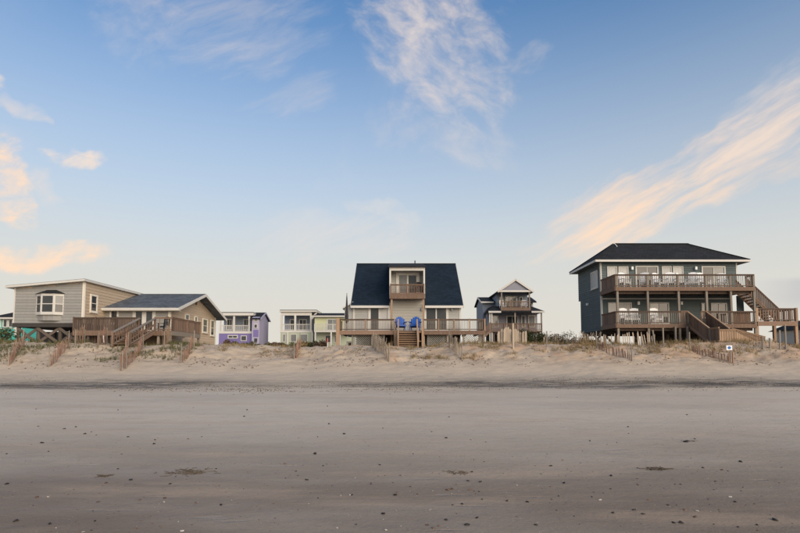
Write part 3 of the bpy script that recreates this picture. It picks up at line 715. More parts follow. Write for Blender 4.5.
# ================================================================== house on the right: dark slate with two decks
def house_right():
    Y0, Y1 = 44.0, 49.5; XA, XB = PX(602, Y0), PX(739.5, Y0)
    Z1 = PZ(324, 41); Z2 = PZ(287, 41); ZE = PZ(259.5, 43.4)
    h = empty('beach_house', ((XA + XB) / 2, Y0, gz(22, Y0)), 'dark slate two-storey house on piles with stacked decks and hip roof', 'house')
    lowB = PX(732.5, Y0)
    up = MB().box(XA, XB, Y0, Y1, Z2 - .2, ZE - .02).build('wall', 'slate_siding', h)
    lo = MB().box(XA + .003, lowB, Y0 + .003, Y1 - .5, Z1 - .35, Z2 - .21).build('wall', 'slate_siding', h)
    f = Fr('front', Y0); fl = Fr('left', XA); frr = Fr('right', XB)
    siding(up, 'slate_siding', f, XA, XB, Z2, ZE - .05, .2); siding(lo, 'slate_siding', f, XA, lowB, Z1, Z2 - .25, .2)
    siding(up, 'slate_siding', fl, Y0, Y1, Z2 - .2, ZE - .05, .2); siding(lo, 'slate_siding', fl, Y0, Y1 - .5, Z1 - .3, Z2 - .21, .2)
    for w_, fr, u, a, b in ((up, fl, Y0 + .05, Z2 - .1, ZE), (up, f, XA + .03, Z2, ZE), (lo, f, XA + .03, Z1 - .3, Z2 - .35), (lo, fl, Y0 + .05, Z1 - .3, Z2 - .25), (up, f, XB - .05, Z2, ZE)):
        fr.piece('corner_board', w_, 'white_trim', u - .05, u + .05, a, b, .0, .048)
    f.piece('band_board', lo, 'white_trim', XA + .1, lowB, Z2 - .62, Z2 - .52, .0, .05)
    # hip roof
    ox0, ox1 = XA - .62, XB + .75; oy0, oy1 = Y0 - .62, Y1 + .6
    rx0, rx1 = PX(613.5, 46.8, 245), PX(687, 46.8, 245); ry = (oy0 + oy1) / 2; ZR = PZ(244, 46.8)
    t = .1
    v = [(ox0, oy0, ZE), (ox1, oy0, ZE), (ox1, oy1, ZE), (ox0, oy1, ZE), (rx0, ry, ZR), (rx1, ry, ZR)]
    m = MB(); m.add(v + [(a, b, c - t) for a, b, c in v], [(0, 1, 5, 4), (1, 2, 5), (2, 3, 4, 5), (3, 0, 4), (6, 10, 11, 7), (7, 11, 8), (8, 11, 10, 9), (9, 10, 6), (0, 6, 7, 1), (1, 7, 8, 2), (2, 8, 9, 3), (3, 9, 6, 0)])
    rf = m.build('roof', 'charcoal_shingle', h)
    for a, b in ((v[0], v[4]), (v[1], v[5]), (v[3], v[4]), (v[2], v[5]), (v[4], v[5])):
        beam('ridge_cap', rf, 'charcoal_shingle', Vector(a) + Vector((0, 0, .02)), Vector(b) + Vector((0, 0, .02)), .22, .04)
    beam('gablet_trim', rf, 'white_trim', (rx0 - .42, ry - .1, ZR - .33), (rx0 + .02, ry - .1, ZR + .03), .1, .1)
    beam('gablet_trim', rf, 'white_trim', (rx0 - .02, ry - .75, ZR - .40), (rx0 + .02, ry - .05, ZR + .02), .07, .07)
    for a, b in (((ox0, oy0), (ox1, oy0)), ((ox1, oy0), (ox1, oy1)), ((ox0, oy1), (ox0, oy0))):
        beam('fascia', rf, 'white_trim', (*a, ZE - .10), (*b, ZE - .10), .05, .17)
    MB().box(ox0 + .05, ox1 - .05, oy0 + .05, oy1 - .05, ZE - .16, ZE - .125).build('soffit', 'slate_siding', rf)
    # windows and doors
    W = lambda a, b, y0, y1, **k: window(h, f, PX(a, Y0), PX(b, Y0), PZ(y1, Y0), PZ(y0, Y0), **k)
    W(608.5, 618.5, 266.5, 283, cols=1, rows=1, fw=.07, curtain=(0,), glass='glass_pale'); W(619.8, 629.8, 266.5, 283, cols=1, rows=1, fw=.07, curtain=(0,), glass='glass_pale')
    W(637, 660, 266, 288.5, cols=2, rows=1, fw=.1, name='sliding_door', sill=False)
    W(663.5, 673.3, 266.3, 283, cols=1, rows=1, fw=.07, curtain=(0,), glass='glass_pale'); W(674.6, 685, 266.3, 283, cols=1, rows=1, fw=.07, curtain=(0,), glass='glass_pale')
    W(703.5, 727.5, 266.3, 288.5, cols=2, rows=1, fw=.1, name='sliding_door', sill=False, glass=['glass', 'glass_pale'])
    W(608.5, 632, 302.5, 318, cols=2, rows=1, fw=.07, glass=['glass_pale', 'glass'], curtain=(1,))
    W(650, 669.5, 302.5, 324, cols=2, rows=1, fw=.09, name='sliding_door', sill=False, glass=['glass_pale', 'glass'])
    W(702, 706.5, 303, 318, cols=1, rows=1, fw=.06, glass='glass_pale'); W(711.5, 727.5, 303, 324, cols=2, rows=1, fw=.09, name='sliding_door', sill=False)
    window(h, fl, 44.5, 46.1, 7.55, 9.05, cols=2, rows=1, fw=.1, glass='glass_pale', curtain=(0, 1))
    for px, py in ((633.3, 268.5), (697.3, 268.5), (638.5, 303.3), (681.5, 303.3)):
        x, z = PX(px, Y0), PZ(py, Y0); s = piece('wall_lamp', h, 'white_plastic', (x, Y0 - .13, z), (.16, .2, .26))
    piece('wall_lamp', h, 'white_plastic', (XA - .1, 47.0, 6.4), (.2, .16, .2))
    # decks
    dx0, dx1 = PX(616.3, 41), PX(756.5, 41)
    for Z, xb in ((Z1, dx1), (Z2, dx1)):
        MB().box(dx0, xb, 41, Y0 - .06, Z - .14, Z).build('deck', 'brown_wood', h)
        beam('rim_board', h, 'brown_wood', (dx0, 40.97, Z - .15), (xb, 40.97, Z - .15), .05, .3)
        beam('rim_board', h, 'brown_wood', (dx0 - .03, 41, Z - .15), (dx0 - .03, Y0, Z - .15), .05, .3)
        beam('rim_board', h, 'brown_wood', (xb + .03, 41, Z - .15), (xb + .03, Y0, Z - .15), .05, .3)
        beam('carrying_beam', h, 'dark_wood', (dx0 + .1, 41.35, Z - .38), (xb - .1, 41.35, Z - .38), .12, .24)
        for i in range(14):
            x = dx0 + .4 + i * (xb - dx0 - .8) / 13; beam('joist', h, 'dark_wood', (x, 41.05, Z - .24), (x, Y0 - .1, Z - .24), .05, .19)
    pxs = [PX(p, 41.15) for p in (618, 648.3, 679.3, 707.3, 731.7, 755)]
    for x in pxs: post(h, 'grey_wood', x, 41.1, gz(x, 41) - .3, Z2 + .98, .15)
    railing(h, 'dark_wood', (dx0, 41.03, Z2), (dx1, 41.03, Z2), 1.0, .15, bw=.035, bmat='grey_wood')
    railing(h, 'brown_wood', (dx0 + .02, Y0 - .1, Z2), (dx0 + .02, 41.05, Z2), 1.0, .155, boards=.14, low=.0)
    railing(h, 'brown_wood', (dx1, 41.05, Z2), (dx1, 42.0, Z2), 1.0, .15)
    sX0, sX1 = PX(688.5, 41), PX(707, 41)
    railing(h, 'dark_wood', (dx0, 41.03, Z1), (sX0 - .55, 41.03, Z1), 1.0, .15, bw=.035, bmat='grey_wood')
    railing(h, 'brown_wood', (sX0 - .55, 41.0, Z1), (sX0, 41.0, Z1), 1.02, .14, boards=.13, low=.0)
    railing(h, 'brown_wood', (sX1 - .45, 41.0, Z1), (sX1 + .1, 41.0, Z1), 1.02, .14, boards=.13, low=.0)
    railing(h, 'dark_wood', (sX1 + .1, 41.03, Z1), (dx1, 41.03, Z1), 1.0, .15, bw=.035, bmat='brown_wood')
    railing(h, 'brown_wood', (dx0 + .02, Y0 - .1, Z1), (dx0 + .02, 41.05, Z1), 1.0, .155, boards=.14, low=.0)
    # underside and piles
    MB().box(XA + .1, lowB - .1, Y0 + .1, Y1 - .6, Z1 - .6, Z1 - .36).build('floor_frame', 'under_shade', h)
    piles(h, [XA + .4 + i * 2.62 for i in range(5)], [44.5, 48.6], Z1 - .35)
    beam('brace', h, 'pile_wood', (XA + .2, 44.5, Z1 - .4), (XA + 1.5, 44.5, gz(XA + 1, 44.5)), .08, .16)
    beam('brace', h, 'pile_wood', (XA + .5, 44.3, gz(XA, 44.5)), (XA + .5, 47.6, Z1 - .4), .08, .16)
    beam('brace', h, 'pile_wood', (XA + .5, 48.5, gz(XA, 48.5)), (XA + .5, 45.2, Z1 - .4), .08, .16)
    # flight from the lower deck towards the beach, with a landing
    zl = 2.80; yl = 38.2
    stairs(h, 'brown_wood', sX0 + .05, sX1 - .05, 41.0, Z1, yl, zl, 8)
    railing(h, 'tan_wood', (sX0, 41.0, Z1), (sX0, yl, zl), .98, .15, boards=.14, low=-.1, bmat='brown_wood', name='stair_railing')
    railing(h, 'tan_wood', (sX1, 41.0, Z1), (sX1, yl, zl), .98, .15, boards=.14, low=-.1, bmat='brown_wood', name='stair_railing')
    MB().box(sX0 - .1, sX1 + .1, yl - 1.2, yl, zl - .14, zl).build('landing', 'brown_wood', h)
    railing(h, 'tan_wood', (sX0 - .05, yl - 1.2, zl - .3), (sX0 + 1.15, yl - 1.2, zl - .3), 1.12, .15, boards=.145, low=.0, bmat='tan_wood', name='landing_railing')
    railing(h, 'tan_wood', (sX0 - .05, yl, zl), (sX0 - .05, yl - 1.2, zl), .98, .15, boards=.14, low=.0, bmat='brown_wood', name='landing_railing')
    x2 = sX1 + 2.0; zg = gz(x2, yl - .6)
    stairs(h, 'brown_wood', yl - 1.1, yl - .1, sX1 + .1, zl, x2, zg, 4, axis='x')
    railing(h, 'tan_wood', (sX0 + 1.15, yl - 1.2, zl - .05), (x2 - .9, yl - 1.2, zg - .55), .85, .15, boards=.14, low=.0, bmat='tan_wood', name='stair_railing')
    railing(h, 'tan_wood', (sX1 + .1, yl - .05, zl), (x2 + .5, yl - .05, zg - .45), .98, .15, boards=.14, low=.0, bmat='brown_wood', name='stair_railing')
    for x in (sX0, sX1): post(h, 'grey_wood', x, yl - .1, gz(x, yl) - .3, zl + .9, .13)
    for px in (676, 688):
        x = PX(px, 40.7); post(h, 'grey_wood', x, 40.8, gz(x, 40.8) - .3, Z1 - .2, .13)
    # flight from the upper deck down to the side landing
    ZL = PZ(321.8, 42); lx0, lx1 = PX(752.5, 42), PX(791.5, 42)
    stairs(h, 'brown_wood', 42.15, 43.3, dx1 + .1, Z2, lx1 - .75, ZL, 12, axis='x')
    for y in (42.1, 43.35):
        railing(h, 'brown_wood', (dx1 + .05, y, Z2 - .05), (lx1 - .75, y, ZL), .98, .13, boards=.10, low=-.05, name='stair_railing', bmat='dark_wood')
    MB().box(dx1 + .1, lx1, 41.4, 44.0, ZL - .14, ZL).build('side_landing', 'brown_wood', h)
    beam('rim_board', h, 'brown_wood', (lx0, 41.37, ZL - .18), (lx1, 41.37, ZL - .18), .05, .36)
    railing(h, 'dark_wood', (lx0, 41.42, ZL), (lx1, 41.42, ZL), 1.02, .2, bw=.09, bmat='brown_wood', name='landing_railing', posts=(0, 1), post_w=.16, postmat='tan_wood')
    railing(h, 'dark_wood', (lx1, 41.5, ZL), (lx1, 43.9, ZL), 1.02, .2, bw=.09, bmat='brown_wood', name='landing_railing', posts=(.5, 1))
    for x, y in ((lx0, 41.5), (lx1 - .02, 41.5), (lx0, 43.9), (lx1 - .02, 43.9)): post(h, 'tan_wood', x, y, gz(x, y) - .3, ZL + .02, .2)
    MB().box(PX(743, Y0), dx1 + .35, Y0 - .25, Y0 - .15, Z1 - .1, Z2 - .35).build('storage_wall', 'slate_siding', h)
    MB().box(PX(641, 47), PX(722, 47), 47.0, 47.1, gz(22, 47) - .3, Z1 - .4).build('shade_sheet', 'under_shade', h)  # dark sheet added to stand for the shade under the lower deck
    MB().box(dx1 - .6, dx1 + .55, 43.0, 44.2, gz(27, 43.5) - .3, Z1 - .3).build('under_stair_pier', 'pile_wood', h)
    railing(h, 'brown_wood', (PX(731.7, 41.1), 41.15, Z1), (PX(752, 41.1), 41.15, Z1), .99, .15, boards=.14, low=.0)
    return Z1, Z2, sX0, sX1, yl, zl
Z1R, Z2R, SX0, SX1, YL, ZL_ = house_right()
gU = 'white chairs on the upper deck'
for px, y, rz, lab in ((623.5, 42.3, 8, 'white slatted armchair on the upper deck before the curtained windows near the house corner'),
                       (642.5, 42.2, -14, 'white slatted armchair on the upper deck before the left half of the middle glass door'),
                       (657.5, 42.4, 12, 'white slatted armchair on the upper deck by the right jamb of the middle glass door'),
                       (669.5, 42.2, -6, 'white slatted armchair on the upper deck before the narrow window beside the middle door'),
                       (681, 42.6, 20, 'white slatted armchair on the upper deck below the second narrow window from the middle door'),
                       (692, 42.2, -10, 'white slatted armchair on the upper deck below the wall lamp'),
                       (702.5, 42.4, 10, 'white slatted armchair on the upper deck, between wall lamp and the side stair door'),
                       (720.5, 42.3, -8, 'white slatted armchair on the upper deck before the glass door near the side stair')):
    slat_chair((PX(px, y), y - .55, Z2R), R(rz * 2.2), 'white_plastic', lab, gU, scale=random.uniform(1.05, 1.14))
gL = 'white chairs on the lower deck'
for px, y, rz, lab in ((624.5, 42.0, 10, 'white slatted armchair on the lower deck by the boarded end rail'),
                       (633.5, 42.1, -12, 'white slatted armchair on the lower deck, second from the boarded end rail'),
                       (655, 42.0, 6, 'white slatted armchair on the lower deck in front of the pale sliding door')):
    slat_chair((PX(px, y), y - .35, Z1R), R(rz), 'white_plastic', lab, gL, scale=1.12)
tb = small_table((PX(663.5, 43), 43.0, gz(PX(663.5, 43), 43)), 'white_plastic', 'white table with flat top stored under the lower deck of the slate house', .5, .5, 'patio_table')

# ================================================================== house on the left: grey and tan
def house_left():
    h = empty('beach_house', (-23, 42, gz(-23, 42)), 'tan and grey low house on stilts with a bay window and wide brown deck', 'house')
    # stilted wing
    Y0, Y1 = 40.0, 49.5; XA, XB = PX(14, Y0, 305), PX(83.6, Y0, 305); ZF = PZ(323, Y0)
    zl, zr = PZ(288.2, Y0), PZ(282.2, Y0)
    w = MB().prism([(XA, ZF), (XB, ZF), (XB, zr), (XA, zl)], 'y', Y0, Y1).build('wall', 'tan_siding', h)
    f = Fr('front', Y0); fr = Fr('right', XB)
    n = 12; e = (zl - ZF) / n
    siding(w, 'grey_siding', f, XA, XB, ZF, zl, e)
    def clip(z): return (XA + (XB - XA) * max(0, (z - zl)) / (zr - zl), XB)
    siding(w, 'grey_siding', f, XA, XB, zl, zr, (zr - zl) / 3, clip)
    siding(w, 'tan_siding', fr, Y0, Y1, ZF, zr, .23)
    f.piece('corner_board', w, 'cream_lit_trim', XB - .10, XB + .03, ZF, zr, .0, .06); fr.piece('corner_board', w, 'cream_lit_trim', Y0, Y0 + .12, ZF, zr, .0, .055)
    f.piece('corner_board', w, 'white_trim', XA, XA + .1, ZF, zl, .0, .05)
    ra, rb = XA - .45, XB + .25
    sl = (zr - zl) / (XB - XA)
    def rz(x): return zl + (x - XA) * sl
    MB().prism([(ra, rz(ra) + .02), (rb, rz(rb) + .02), (rb, rz(rb) + .17), (ra, rz(ra) + .17)], 'y', Y0 - .42, Y1 + .3).build('roof', 'white_trim', h)
    MB().prism([(ra + .03, rz(ra) + .171), (rb - .03, rz(rb) + .171), (rb - .03, rz(rb) + .20), (ra + .03, rz(ra) + .20)], 'y', Y0 - .38, Y1 + .3).build('roof_membrane', 'slate_shingle', h)
    MB().box(XA - .06, XB + .03, Y0 - .02, Y1, ZF - .3, ZF).build('floor_frame', 'under_shade', h)
    # bay window
    b = MB(); zb0, zb1 = PZ(313, 39.6), PZ(294.6, 39.6); c0, c1 = PX(39.6, 39.55), PX(52.6, 39.55); q0, q1 = PX(34.5, Y0), PX(63.0, Y0)
    plan = [(q0, Y0), (c0, 39.55), (c1, 39.55), (q1, Y0)]
    bay = MB().prism(plan, 'z', zb0 - .12, zb0).build('bay_window', 'white_trim', h)
    MB().prism(plan, 'z', zb1, zb1 + .1).build('bay_head', 'white_trim', bay)
    apron = MB().prism([(q0 + .15, Y0), (c0 + .1, 39.7), (c1 - .1, 39.7), (q1 - .15, Y0)], 'z', zb0 - .55, zb0 - .12).build('bay_apron', 'grey_siding', bay)
    rp = [(q0 - .12, Y0), (c0 - .08, 39.42), (c1 + .08, 39.42), (q1 + .12, Y0)]; zt = PZ(290, Y0)
    v = [(x, y, zb1 + .1) for x, y in rp] + [(c0 + .15, Y0 - .05, zt), (c1 - .1, Y0 - .05, zt)]
    MB().add(v, [(0, 1, 4), (1, 2, 5, 4), (2, 3, 5), (0, 4, 5, 3), (0, 3, 2, 1)]).build('bay_roof', 'charcoal_shingle', bay)
    for (xa, ya), (xb, yb) in zip(plan[:-1], plan[1:]):
        a, bb = Vector((xa, ya, 0)), Vector((xb, yb, 0)); t = (bb - a).normalized(); L = (bb - a).length; nn = Vector((t.y, -t.x, 0))
        mm = MB()
        for s0, s1, z0, z1 in ((0, .09, zb0, zb1), (L - .09, L, zb0, zb1), (.09, L - .09, zb0, zb0 + .09), (.09, L - .09, zb1 - .09, zb1), (.09, L - .09, (zb0 + zb1) / 2 - .03, (zb0 + zb1) / 2 + .03)):
            P = [a + t * s0, a + t * s1, a + t * s1 - nn * .08, a + t * s0 - nn * .08]
            mm.add([(p.x, p.y, z0) for p in P] + [(p.x, p.y, z1) for p in P], [(0, 1, 2, 3), (4, 7, 6, 5), (0, 4, 5, 1), (1, 5, 6, 2), (2, 6, 7, 3), (3, 7, 4, 0)])
        mm.build('sash_frame', 'white_trim', bay)
        zm = (zb0 + zb1) / 2
        for z0, z1, g in ((zb0 + .07, zm - .02, 'glass'), (zm + .02, zb1 - .07, 'glass_pale' if L < .8 else 'glass')):
            c = (a + bb) / 2 - nn * .05
            piece('pane', bay, g, (c.x, c.y, (z0 + z1) / 2), (L - .14, .02, z1 - z0), Quaternion((0, 0, 1), math.atan2(t.y, t.x)))
    window(h, fr, 40.75, 41.75, PZ(312.5, 41.2), PZ(294.5, 41.2), trim='cream_lit_trim', cols=1, rows=2, fw=.14)
    # stilts and cross bracing
    xs = [XA + .25, XA + 1.75, XA + 3.4, XB - .3]
    piles(h, xs, [40.3, 44.5, 48.8], ZF - .25, r=.14)
    for a, bb in zip(xs[:-1], xs[1:]):
        beam('brace', h, 'pile_wood', (a, 40.12, ZF - .35), (bb, 40.12, gz(bb, 40.1) + .1), .07, .2)
        beam('brace', h, 'pile_wood', (bb, 40.22, ZF - .35), (a, 40.22, gz(a, 40.1) + .1), .07, .2)
    MB().box(PX(38, 47), PX(100, 47), 47, 47.1, 2.0, ZF - .3).build('shade_sheet', 'under_shade', h)  # dark sheet added for the shade behind the stilts
    # low gabled wing
    ya, yb = 43.0, 53.6; X1 = -18.6; x0 = XB + .02; zf = 3.62; ze = 5.72; yr = 48.3; zr2 = 7.36
    w2 = MB().prism([(ya, 2.2), (yb, 2.2), (yb, ze), (yr, zr2 - .12), (ya, ze)], 'x', x0, X1).build('wall', 'tan_siding', h)
    f2 = Fr('front', ya); g2 = Fr('right', X1)
    siding(w2, 'grey_siding', f2, x0, X1, zf, ze, .21)
    def clip2(z):
        if z <= ze: return ya, yb
        k = (z - ze) / (zr2 - .12 - ze); return ya + (yr - ya) * k, yb + (yr - yb) * k
    siding(w2, 'tan_siding', g2, ya, yb, 2.4, zr2 - .15, .22, clip2)
    f2.piece('corner_board', w2, 'cream_lit_trim', X1 - .13, X1 + .03, 2.3, ze, .0, .06); g2.piece('corner_board', w2, 'cream_lit_trim', ya, ya + .12, 2.3, ze, .0, .055); g2.piece('corner_board', w2, 'white_trim', yb - .12, yb, 2.3, ze, .0, .055)
    ro = X1 + .92; fy0, fy1 = ya - .62, yb + .62; k = (zr2 - ze) / (yr - ya); za = ze - .62 * k + .1
    for y_, s in ((fy0, 'a'), (fy1, 'b')):
        MB().prism([(y_, za), (yr, zr2 + .1), (yr, zr2 - .04), (y_, za - .13)], 'x', x0 - 1.4 if s == 'b' else x0 + .0, ro).build('roof_slope', 'slate_shingle', h)
        beam('rake_board', h, 'white_trim', (ro + .02, y_, za - .10), (ro + .02, yr, zr2 + .0), .045, .24)
    beam('ridge_cap', h, 'slate_shingle', (x0, yr, zr2 + .1), (ro, yr, zr2 + .1), .25, .04)
    beam('fascia', h, 'white_trim', (x0, fy0 - .02, za - .09), (ro, fy0 - .02, za - .09), .04, .2)
    MB().box(x0, ro - .03, fy0 + .02, ya, za - .22, za - .19).build('soffit', 'cream_lit_trim', h)
    # doors and windows
    window(h, f2, PX(132.5, ya), PX(155.5, ya), zf + .02, PZ(308.5, ya), cols=2, rows=1, fw=.26, bar=.34, name='double_door', sill=False)
    window(h, f2, PX(109.5, ya), PX(118.5, ya), zf + .75, PZ(309.5, ya), cols=1, rows=1, fw=.14)
    window(h, g2, 45.9, 46.8, PZ(320, 46), PZ(313.8, 46), cols=1, rows=1, fw=.09, trim='cream_lit_trim'); window(h, g2, 48.0, 48.7, PZ(322, 48), PZ(316, 48), cols=1, rows=1, fw=.09, trim='cream_lit_trim')
    window(h, g2, 50.0, 51.3, PZ(333, 50.8), PZ(318.8, 50.8), cols=1, rows=2, fw=.12, trim='cream_lit_trim'); window(h, g2, 52.1, 53.2, PZ(336, 52.7), PZ(320, 52.7), cols=1, rows=2, fw=.12, trim='cream_lit_trim')
    g2.piece('gable_vent', h, 'dark_wood', 48.1, 48.5, 6.5, 6.85, .02, .07)
    # deck
    d0, d1 = PX(73, 39), PX(172.3, 39)
    MB().box(d0, d1, 39, ya - .05, zf - .14, zf).build('deck', 'brown_wood', h)
    MB().box(X1 + .1, d1 - .001, ya, 44.4, zf - .14, zf).build('deck', 'brown_wood', h)
    s0, s1 = PX(139, 39), PX(154.5, 39)
    for a, bb in ((d0, s0), (s0, s1), (s1, d1)): beam('rim_board', h, 'brown_wood', (a, 38.97, zf - .17), (bb, 38.97, zf - .17), .05, .36)
    beam('rim_board', h, 'grey_wood', (d1 + .02, 39, zf - .17), (d1 + .02, 44.4, zf - .17), .05, .34)
    railing(h, 'dark_wood', (d0, 39.05, zf), (s0, 39.05, zf), 1.0, .17, boards=.145, low=-.02, posts=(0, .33, .66, 1), bmat='dark_wood')
    railing(h, 'brown_wood', (s1, 39.05, zf), (d1, 39.05, zf), 1.0, .5, bw=.05, posts=(0, 1))
    railing(h, 'brown_wood', (d1, 39.05, zf), (d1, 44.4, zf), 1.0, .165, boards=.14, low=.02, posts=(0, .5, 1))
    railing(h, 'brown_wood', (d1, 44.4, zf), (X1 + .2, 44.4, zf), 1.0, .165, boards=.14, low=.02)
    railing(h, 'dark_wood', (d0 + .03, 39.1, zf), (d0 + .03, 39.95, zf), 1.0, .17, boards=.14, low=.0)
    for i in range(9):
        x = d0 + .2 + i * (d1 - d0 - .4) / 8
        if s0 - .2 < x < s1 + .2: continue
        post(h, 'grey_wood' if i > 5 else 'pile_wood', x, 39.15, gz(x, 39.1) - .3, zf - .15, .15)
    for y in (41.3, 43, 44.3): post(h, 'grey_wood', d1 - .08, y, gz(d1, y) - .3, zf - .15, .15)
    for i in range(int((s0 - d0) / .2)):
        if i % 9 == 8: continue
        x = d0 + .3 + i * .2; piece('skirt_board', h, 'dark_wood', (x, 39.6, 2.75), (.15, .03, 1.3))
    zb = gz((s0 + s1) / 2, 35.5) + .05
    stairs(h, 'brown_wood', s0 + .04, s1 - .04, 39.0, zf, 35.5, zb, 8)
    for x in (s0, s1):
        r = railing(h, 'grey_wood', (x, 39.0, zf), (x, 35.45, zb), .92, .3, bw=.06, bmat='brown_wood', posts=(0, .5, 1), postmat='brown_wood', cap=.24, name='stair_railing')
        beam('mid_rail', r, 'brown_wood', (x, 39.0, zf + .45), (x, 35.5, zb + .45), .04, .13)
    return zf
ZFL = house_left()
slat_chair((PX(163, 40.5), 40.6, ZFL), R(-20), 'dark_plastic', 'dark grey armchair on the low house deck behind the open rail')

# ================================================================== grey gabled cottage behind
def cottage():
    k = 66.0
    X = lambda p: PX(p, k); Z = lambda p: PZ(p, k)
    h = empty('beach_cottage', (X(513), 67, gz(14, 67)), 'grey gabled two-storey cottage with porches, set back behind the dune', 'house')
    f = Fr('front', 67.0); xl, xr = X(489), X(539.5); zf = Z(331)
    lo = MB().box(xl, xr, 67, 75, zf - .3, Z(311)).build('wall', 'lilac_shingle', h)
    up = MB().prism([(X(498.5), zf + 2), (X(530), zf + 2), (X(530), Z(292)), (X(514.3), Z(281.5)), (X(498.5), Z(292))], 'y', 66.999, 75.5).build('wall', 'bluegrey_siding', h)
    # cross wing
    MB().prism([(68.5, zf), (74, zf), (74, Z(300)), (71.2, Z(295)), (68.5, Z(300))], 'x', X(486), X(538.5)).build('wall', 'bluegrey_siding', h)
    MB().prism([(68.0, Z(301)), (71.2, Z(293.5)), (74.5, Z(301)), (74.5, Z(300)), (71.2, Z(292.3)), (68.0, Z(300))], 'x', X(484), X(541)).build('roof_slope', 'charcoal_shingle', h)
    for x in (X(484) - .03, X(541) + .03): beam('rake_board', h, 'white_trim', (x, 68.0, Z(300.4)), (x, 71.2, Z(292.8)), .05, .2)
    beam('fascia', h, 'white_trim', (X(484), 67.97, Z(300.5)), (X(497), 67.97, Z(300.5)), .05, .2)
    # front gable over the upper porch
    ap, el = Z(280.2), Z(292.2)
    for s, px in ((-1, 496.3), (1, 532)):
        x = X(px); xc = X(514.3)
        MB().prism([(x, el), (xc, ap), (xc, ap - .16), (x, el - .16)], 'y', 64.8, 75.5).build('roof_slope', 'charcoal_shingle', h)
        beam('rake_board', h, 'white_trim', (x, 64.77, el - .1), (xc, 64.77, ap - .1), .05, .24)
    MB().prism([(X(499), Z(292)), (X(529.5), Z(292)), (X(514.3), Z(282.5))], 'y', 64.95, 65.05).build('gable', 'lilac_shingle', h)
    beam('tie_beam', h, 'white_trim', (X(497), 64.9, Z(292.3)), (X(531.5), 64.9, Z(292.3)), .12, .22)
    zu = Z(309.3)
    MB().box(X(499.5), X(529), 65, 67, zu - .2, zu).build('porch_floor', 'brown_wood', h)
    beam('rim_board', h, 'brown_wood', (X(499.5), 64.96, zu - .15), (X(529), 64.96, zu - .15), .05, .4)
    railing(h, 'brown_wood', (X(500), 65.05, zu), (X(528.5), 65.05, zu), .92, .15, bw=.05, posts=(0, .33, .66, 1))
    for p in (500.5, 528): post(h, 'grey_wood', X(p), 65.05, zu, Z(292.5), .16)
    window(h, Fr('front', 66.99), X(507), X(519), zu + .05, Z(295), cols=3, rows=1, fw=.12, name='glass_door', sill=False, glass='glass_pale')
    for a, b in ((501.5, 505), (521.5, 525)): window(h, Fr('front', 66.99), X(a), X(b), Z(304), Z(296), cols=1, rows=1, fw=.08)
    window(h, Fr('front', 68.5), X(530.5) + .2, X(534.5) + .4, Z(309), Z(301), cols=1, rows=1, fw=.1)
    # skirt roof over the lower porch
    x0, x1 = X(487), X(542); zb, zt = Z(312), Z(305.5)
    v = [(x0, 64.7, zb), (x1, 64.7, zb), (x1 - .4, 68.5, zt + .1), (x0 + .4, 68.5, zt + .1)]
    MB().slab([Vector(p) for p in (v[0], v[1], (x1 - 1.0, 67, zt), (x0 + 1.0, 67, zt))], .12).build('porch_roof', 'charcoal_shingle', h)
    MB().add([(x0, 64.7, zb), (x0 + 1.0, 67, zt), (x0 + .6, 69, zt), (x0, 69, zb), (x0, 64.7, zb - .1), (x0, 69, zb - .1)], [(0, 1, 2, 3), (0, 3, 5, 4)]).build('porch_roof_end', 'charcoal_shingle', h)
    MB().add([(x1, 64.7, zb), (x1 - 1.0, 67, zt), (x1 - .6, 69, zt), (x1, 69, zb), (x1, 64.7, zb - .1), (x1, 69, zb - .1)], [(0, 1, 2, 3), (0, 3, 5, 4)]).build('porch_roof_end', 'charcoal_shingle', h)
    for a, b in ((x0, X(499.3)), (X(529.2), x1)): beam('fascia', h, 'white_trim', (a, 64.66, zb - .1), (b, 64.66, zb - .1), .05, .22)
    for p in (488.5, 490.5, 513.5, 539.5): post(h, 'white_trim' if p < 500 else 'grey_wood', X(p), 65.0, zf - 1.5, zb - .1, .15)
    MB().box(xl - .2, xr, 64.8, 67, zf - .18, zf).build('porch_floor', 'brown_wood', h)
    railing(h, 'brown_wood', (X(490), 64.9, zf), (xr, 64.9, zf), .88, .17, bw=.09, posts=(0, .25, .5, .75, 1))
    for a, b, n in ((492, 500, 1), (508, 520, 2), (523, 527.5, 1), (530, 537.5, 1)):
        window(h, f, X(a), X(b), zf + (.05 if n == 2 else .5), Z(315 if n == 2 else 314.5), cols=n, rows=1, fw=.12, sill=False, name='glass_door' if n == 2 else 'window', glass='glass_pale' if n != 2 else 'glass')
    piles(h, [xl + .4, X(506), X(522), xr - .3], [65.2, 70, 74], zf - .2)
    MB().box(xl + .3, xr - .3, 69, 69.2, 2.2, zf - .3).build('shade_sheet', 'under_shade', h)  # dark sheet put in for the shade under the cottage
    # outside stair on the left
    stairs(h, 'brown_wood', 64.6, 65.6, X(489), zf + .1, X(477), zf - 1.2, 6, axis='x')
    railing(h, 'brown_wood', (X(489), 64.55, zf + .1), (X(476.5), 64.55, zf - 1.3), .95, .15, boards=.13, name='stair_railing')
    return zu, X
zu_, XG = cottage()
slat_chair((XG(503), 66.0, zu_), R(15), 'white_plastic', 'white armchair at the upper cottage porch end nearer the cross wing', 'white chairs on the cottage porch')
slat_chair((XG(524), 66.0, zu_), R(-15), 'white_plastic', 'white armchair on the upper cottage porch, end away from the cross wing', 'white chairs on the cottage porch')

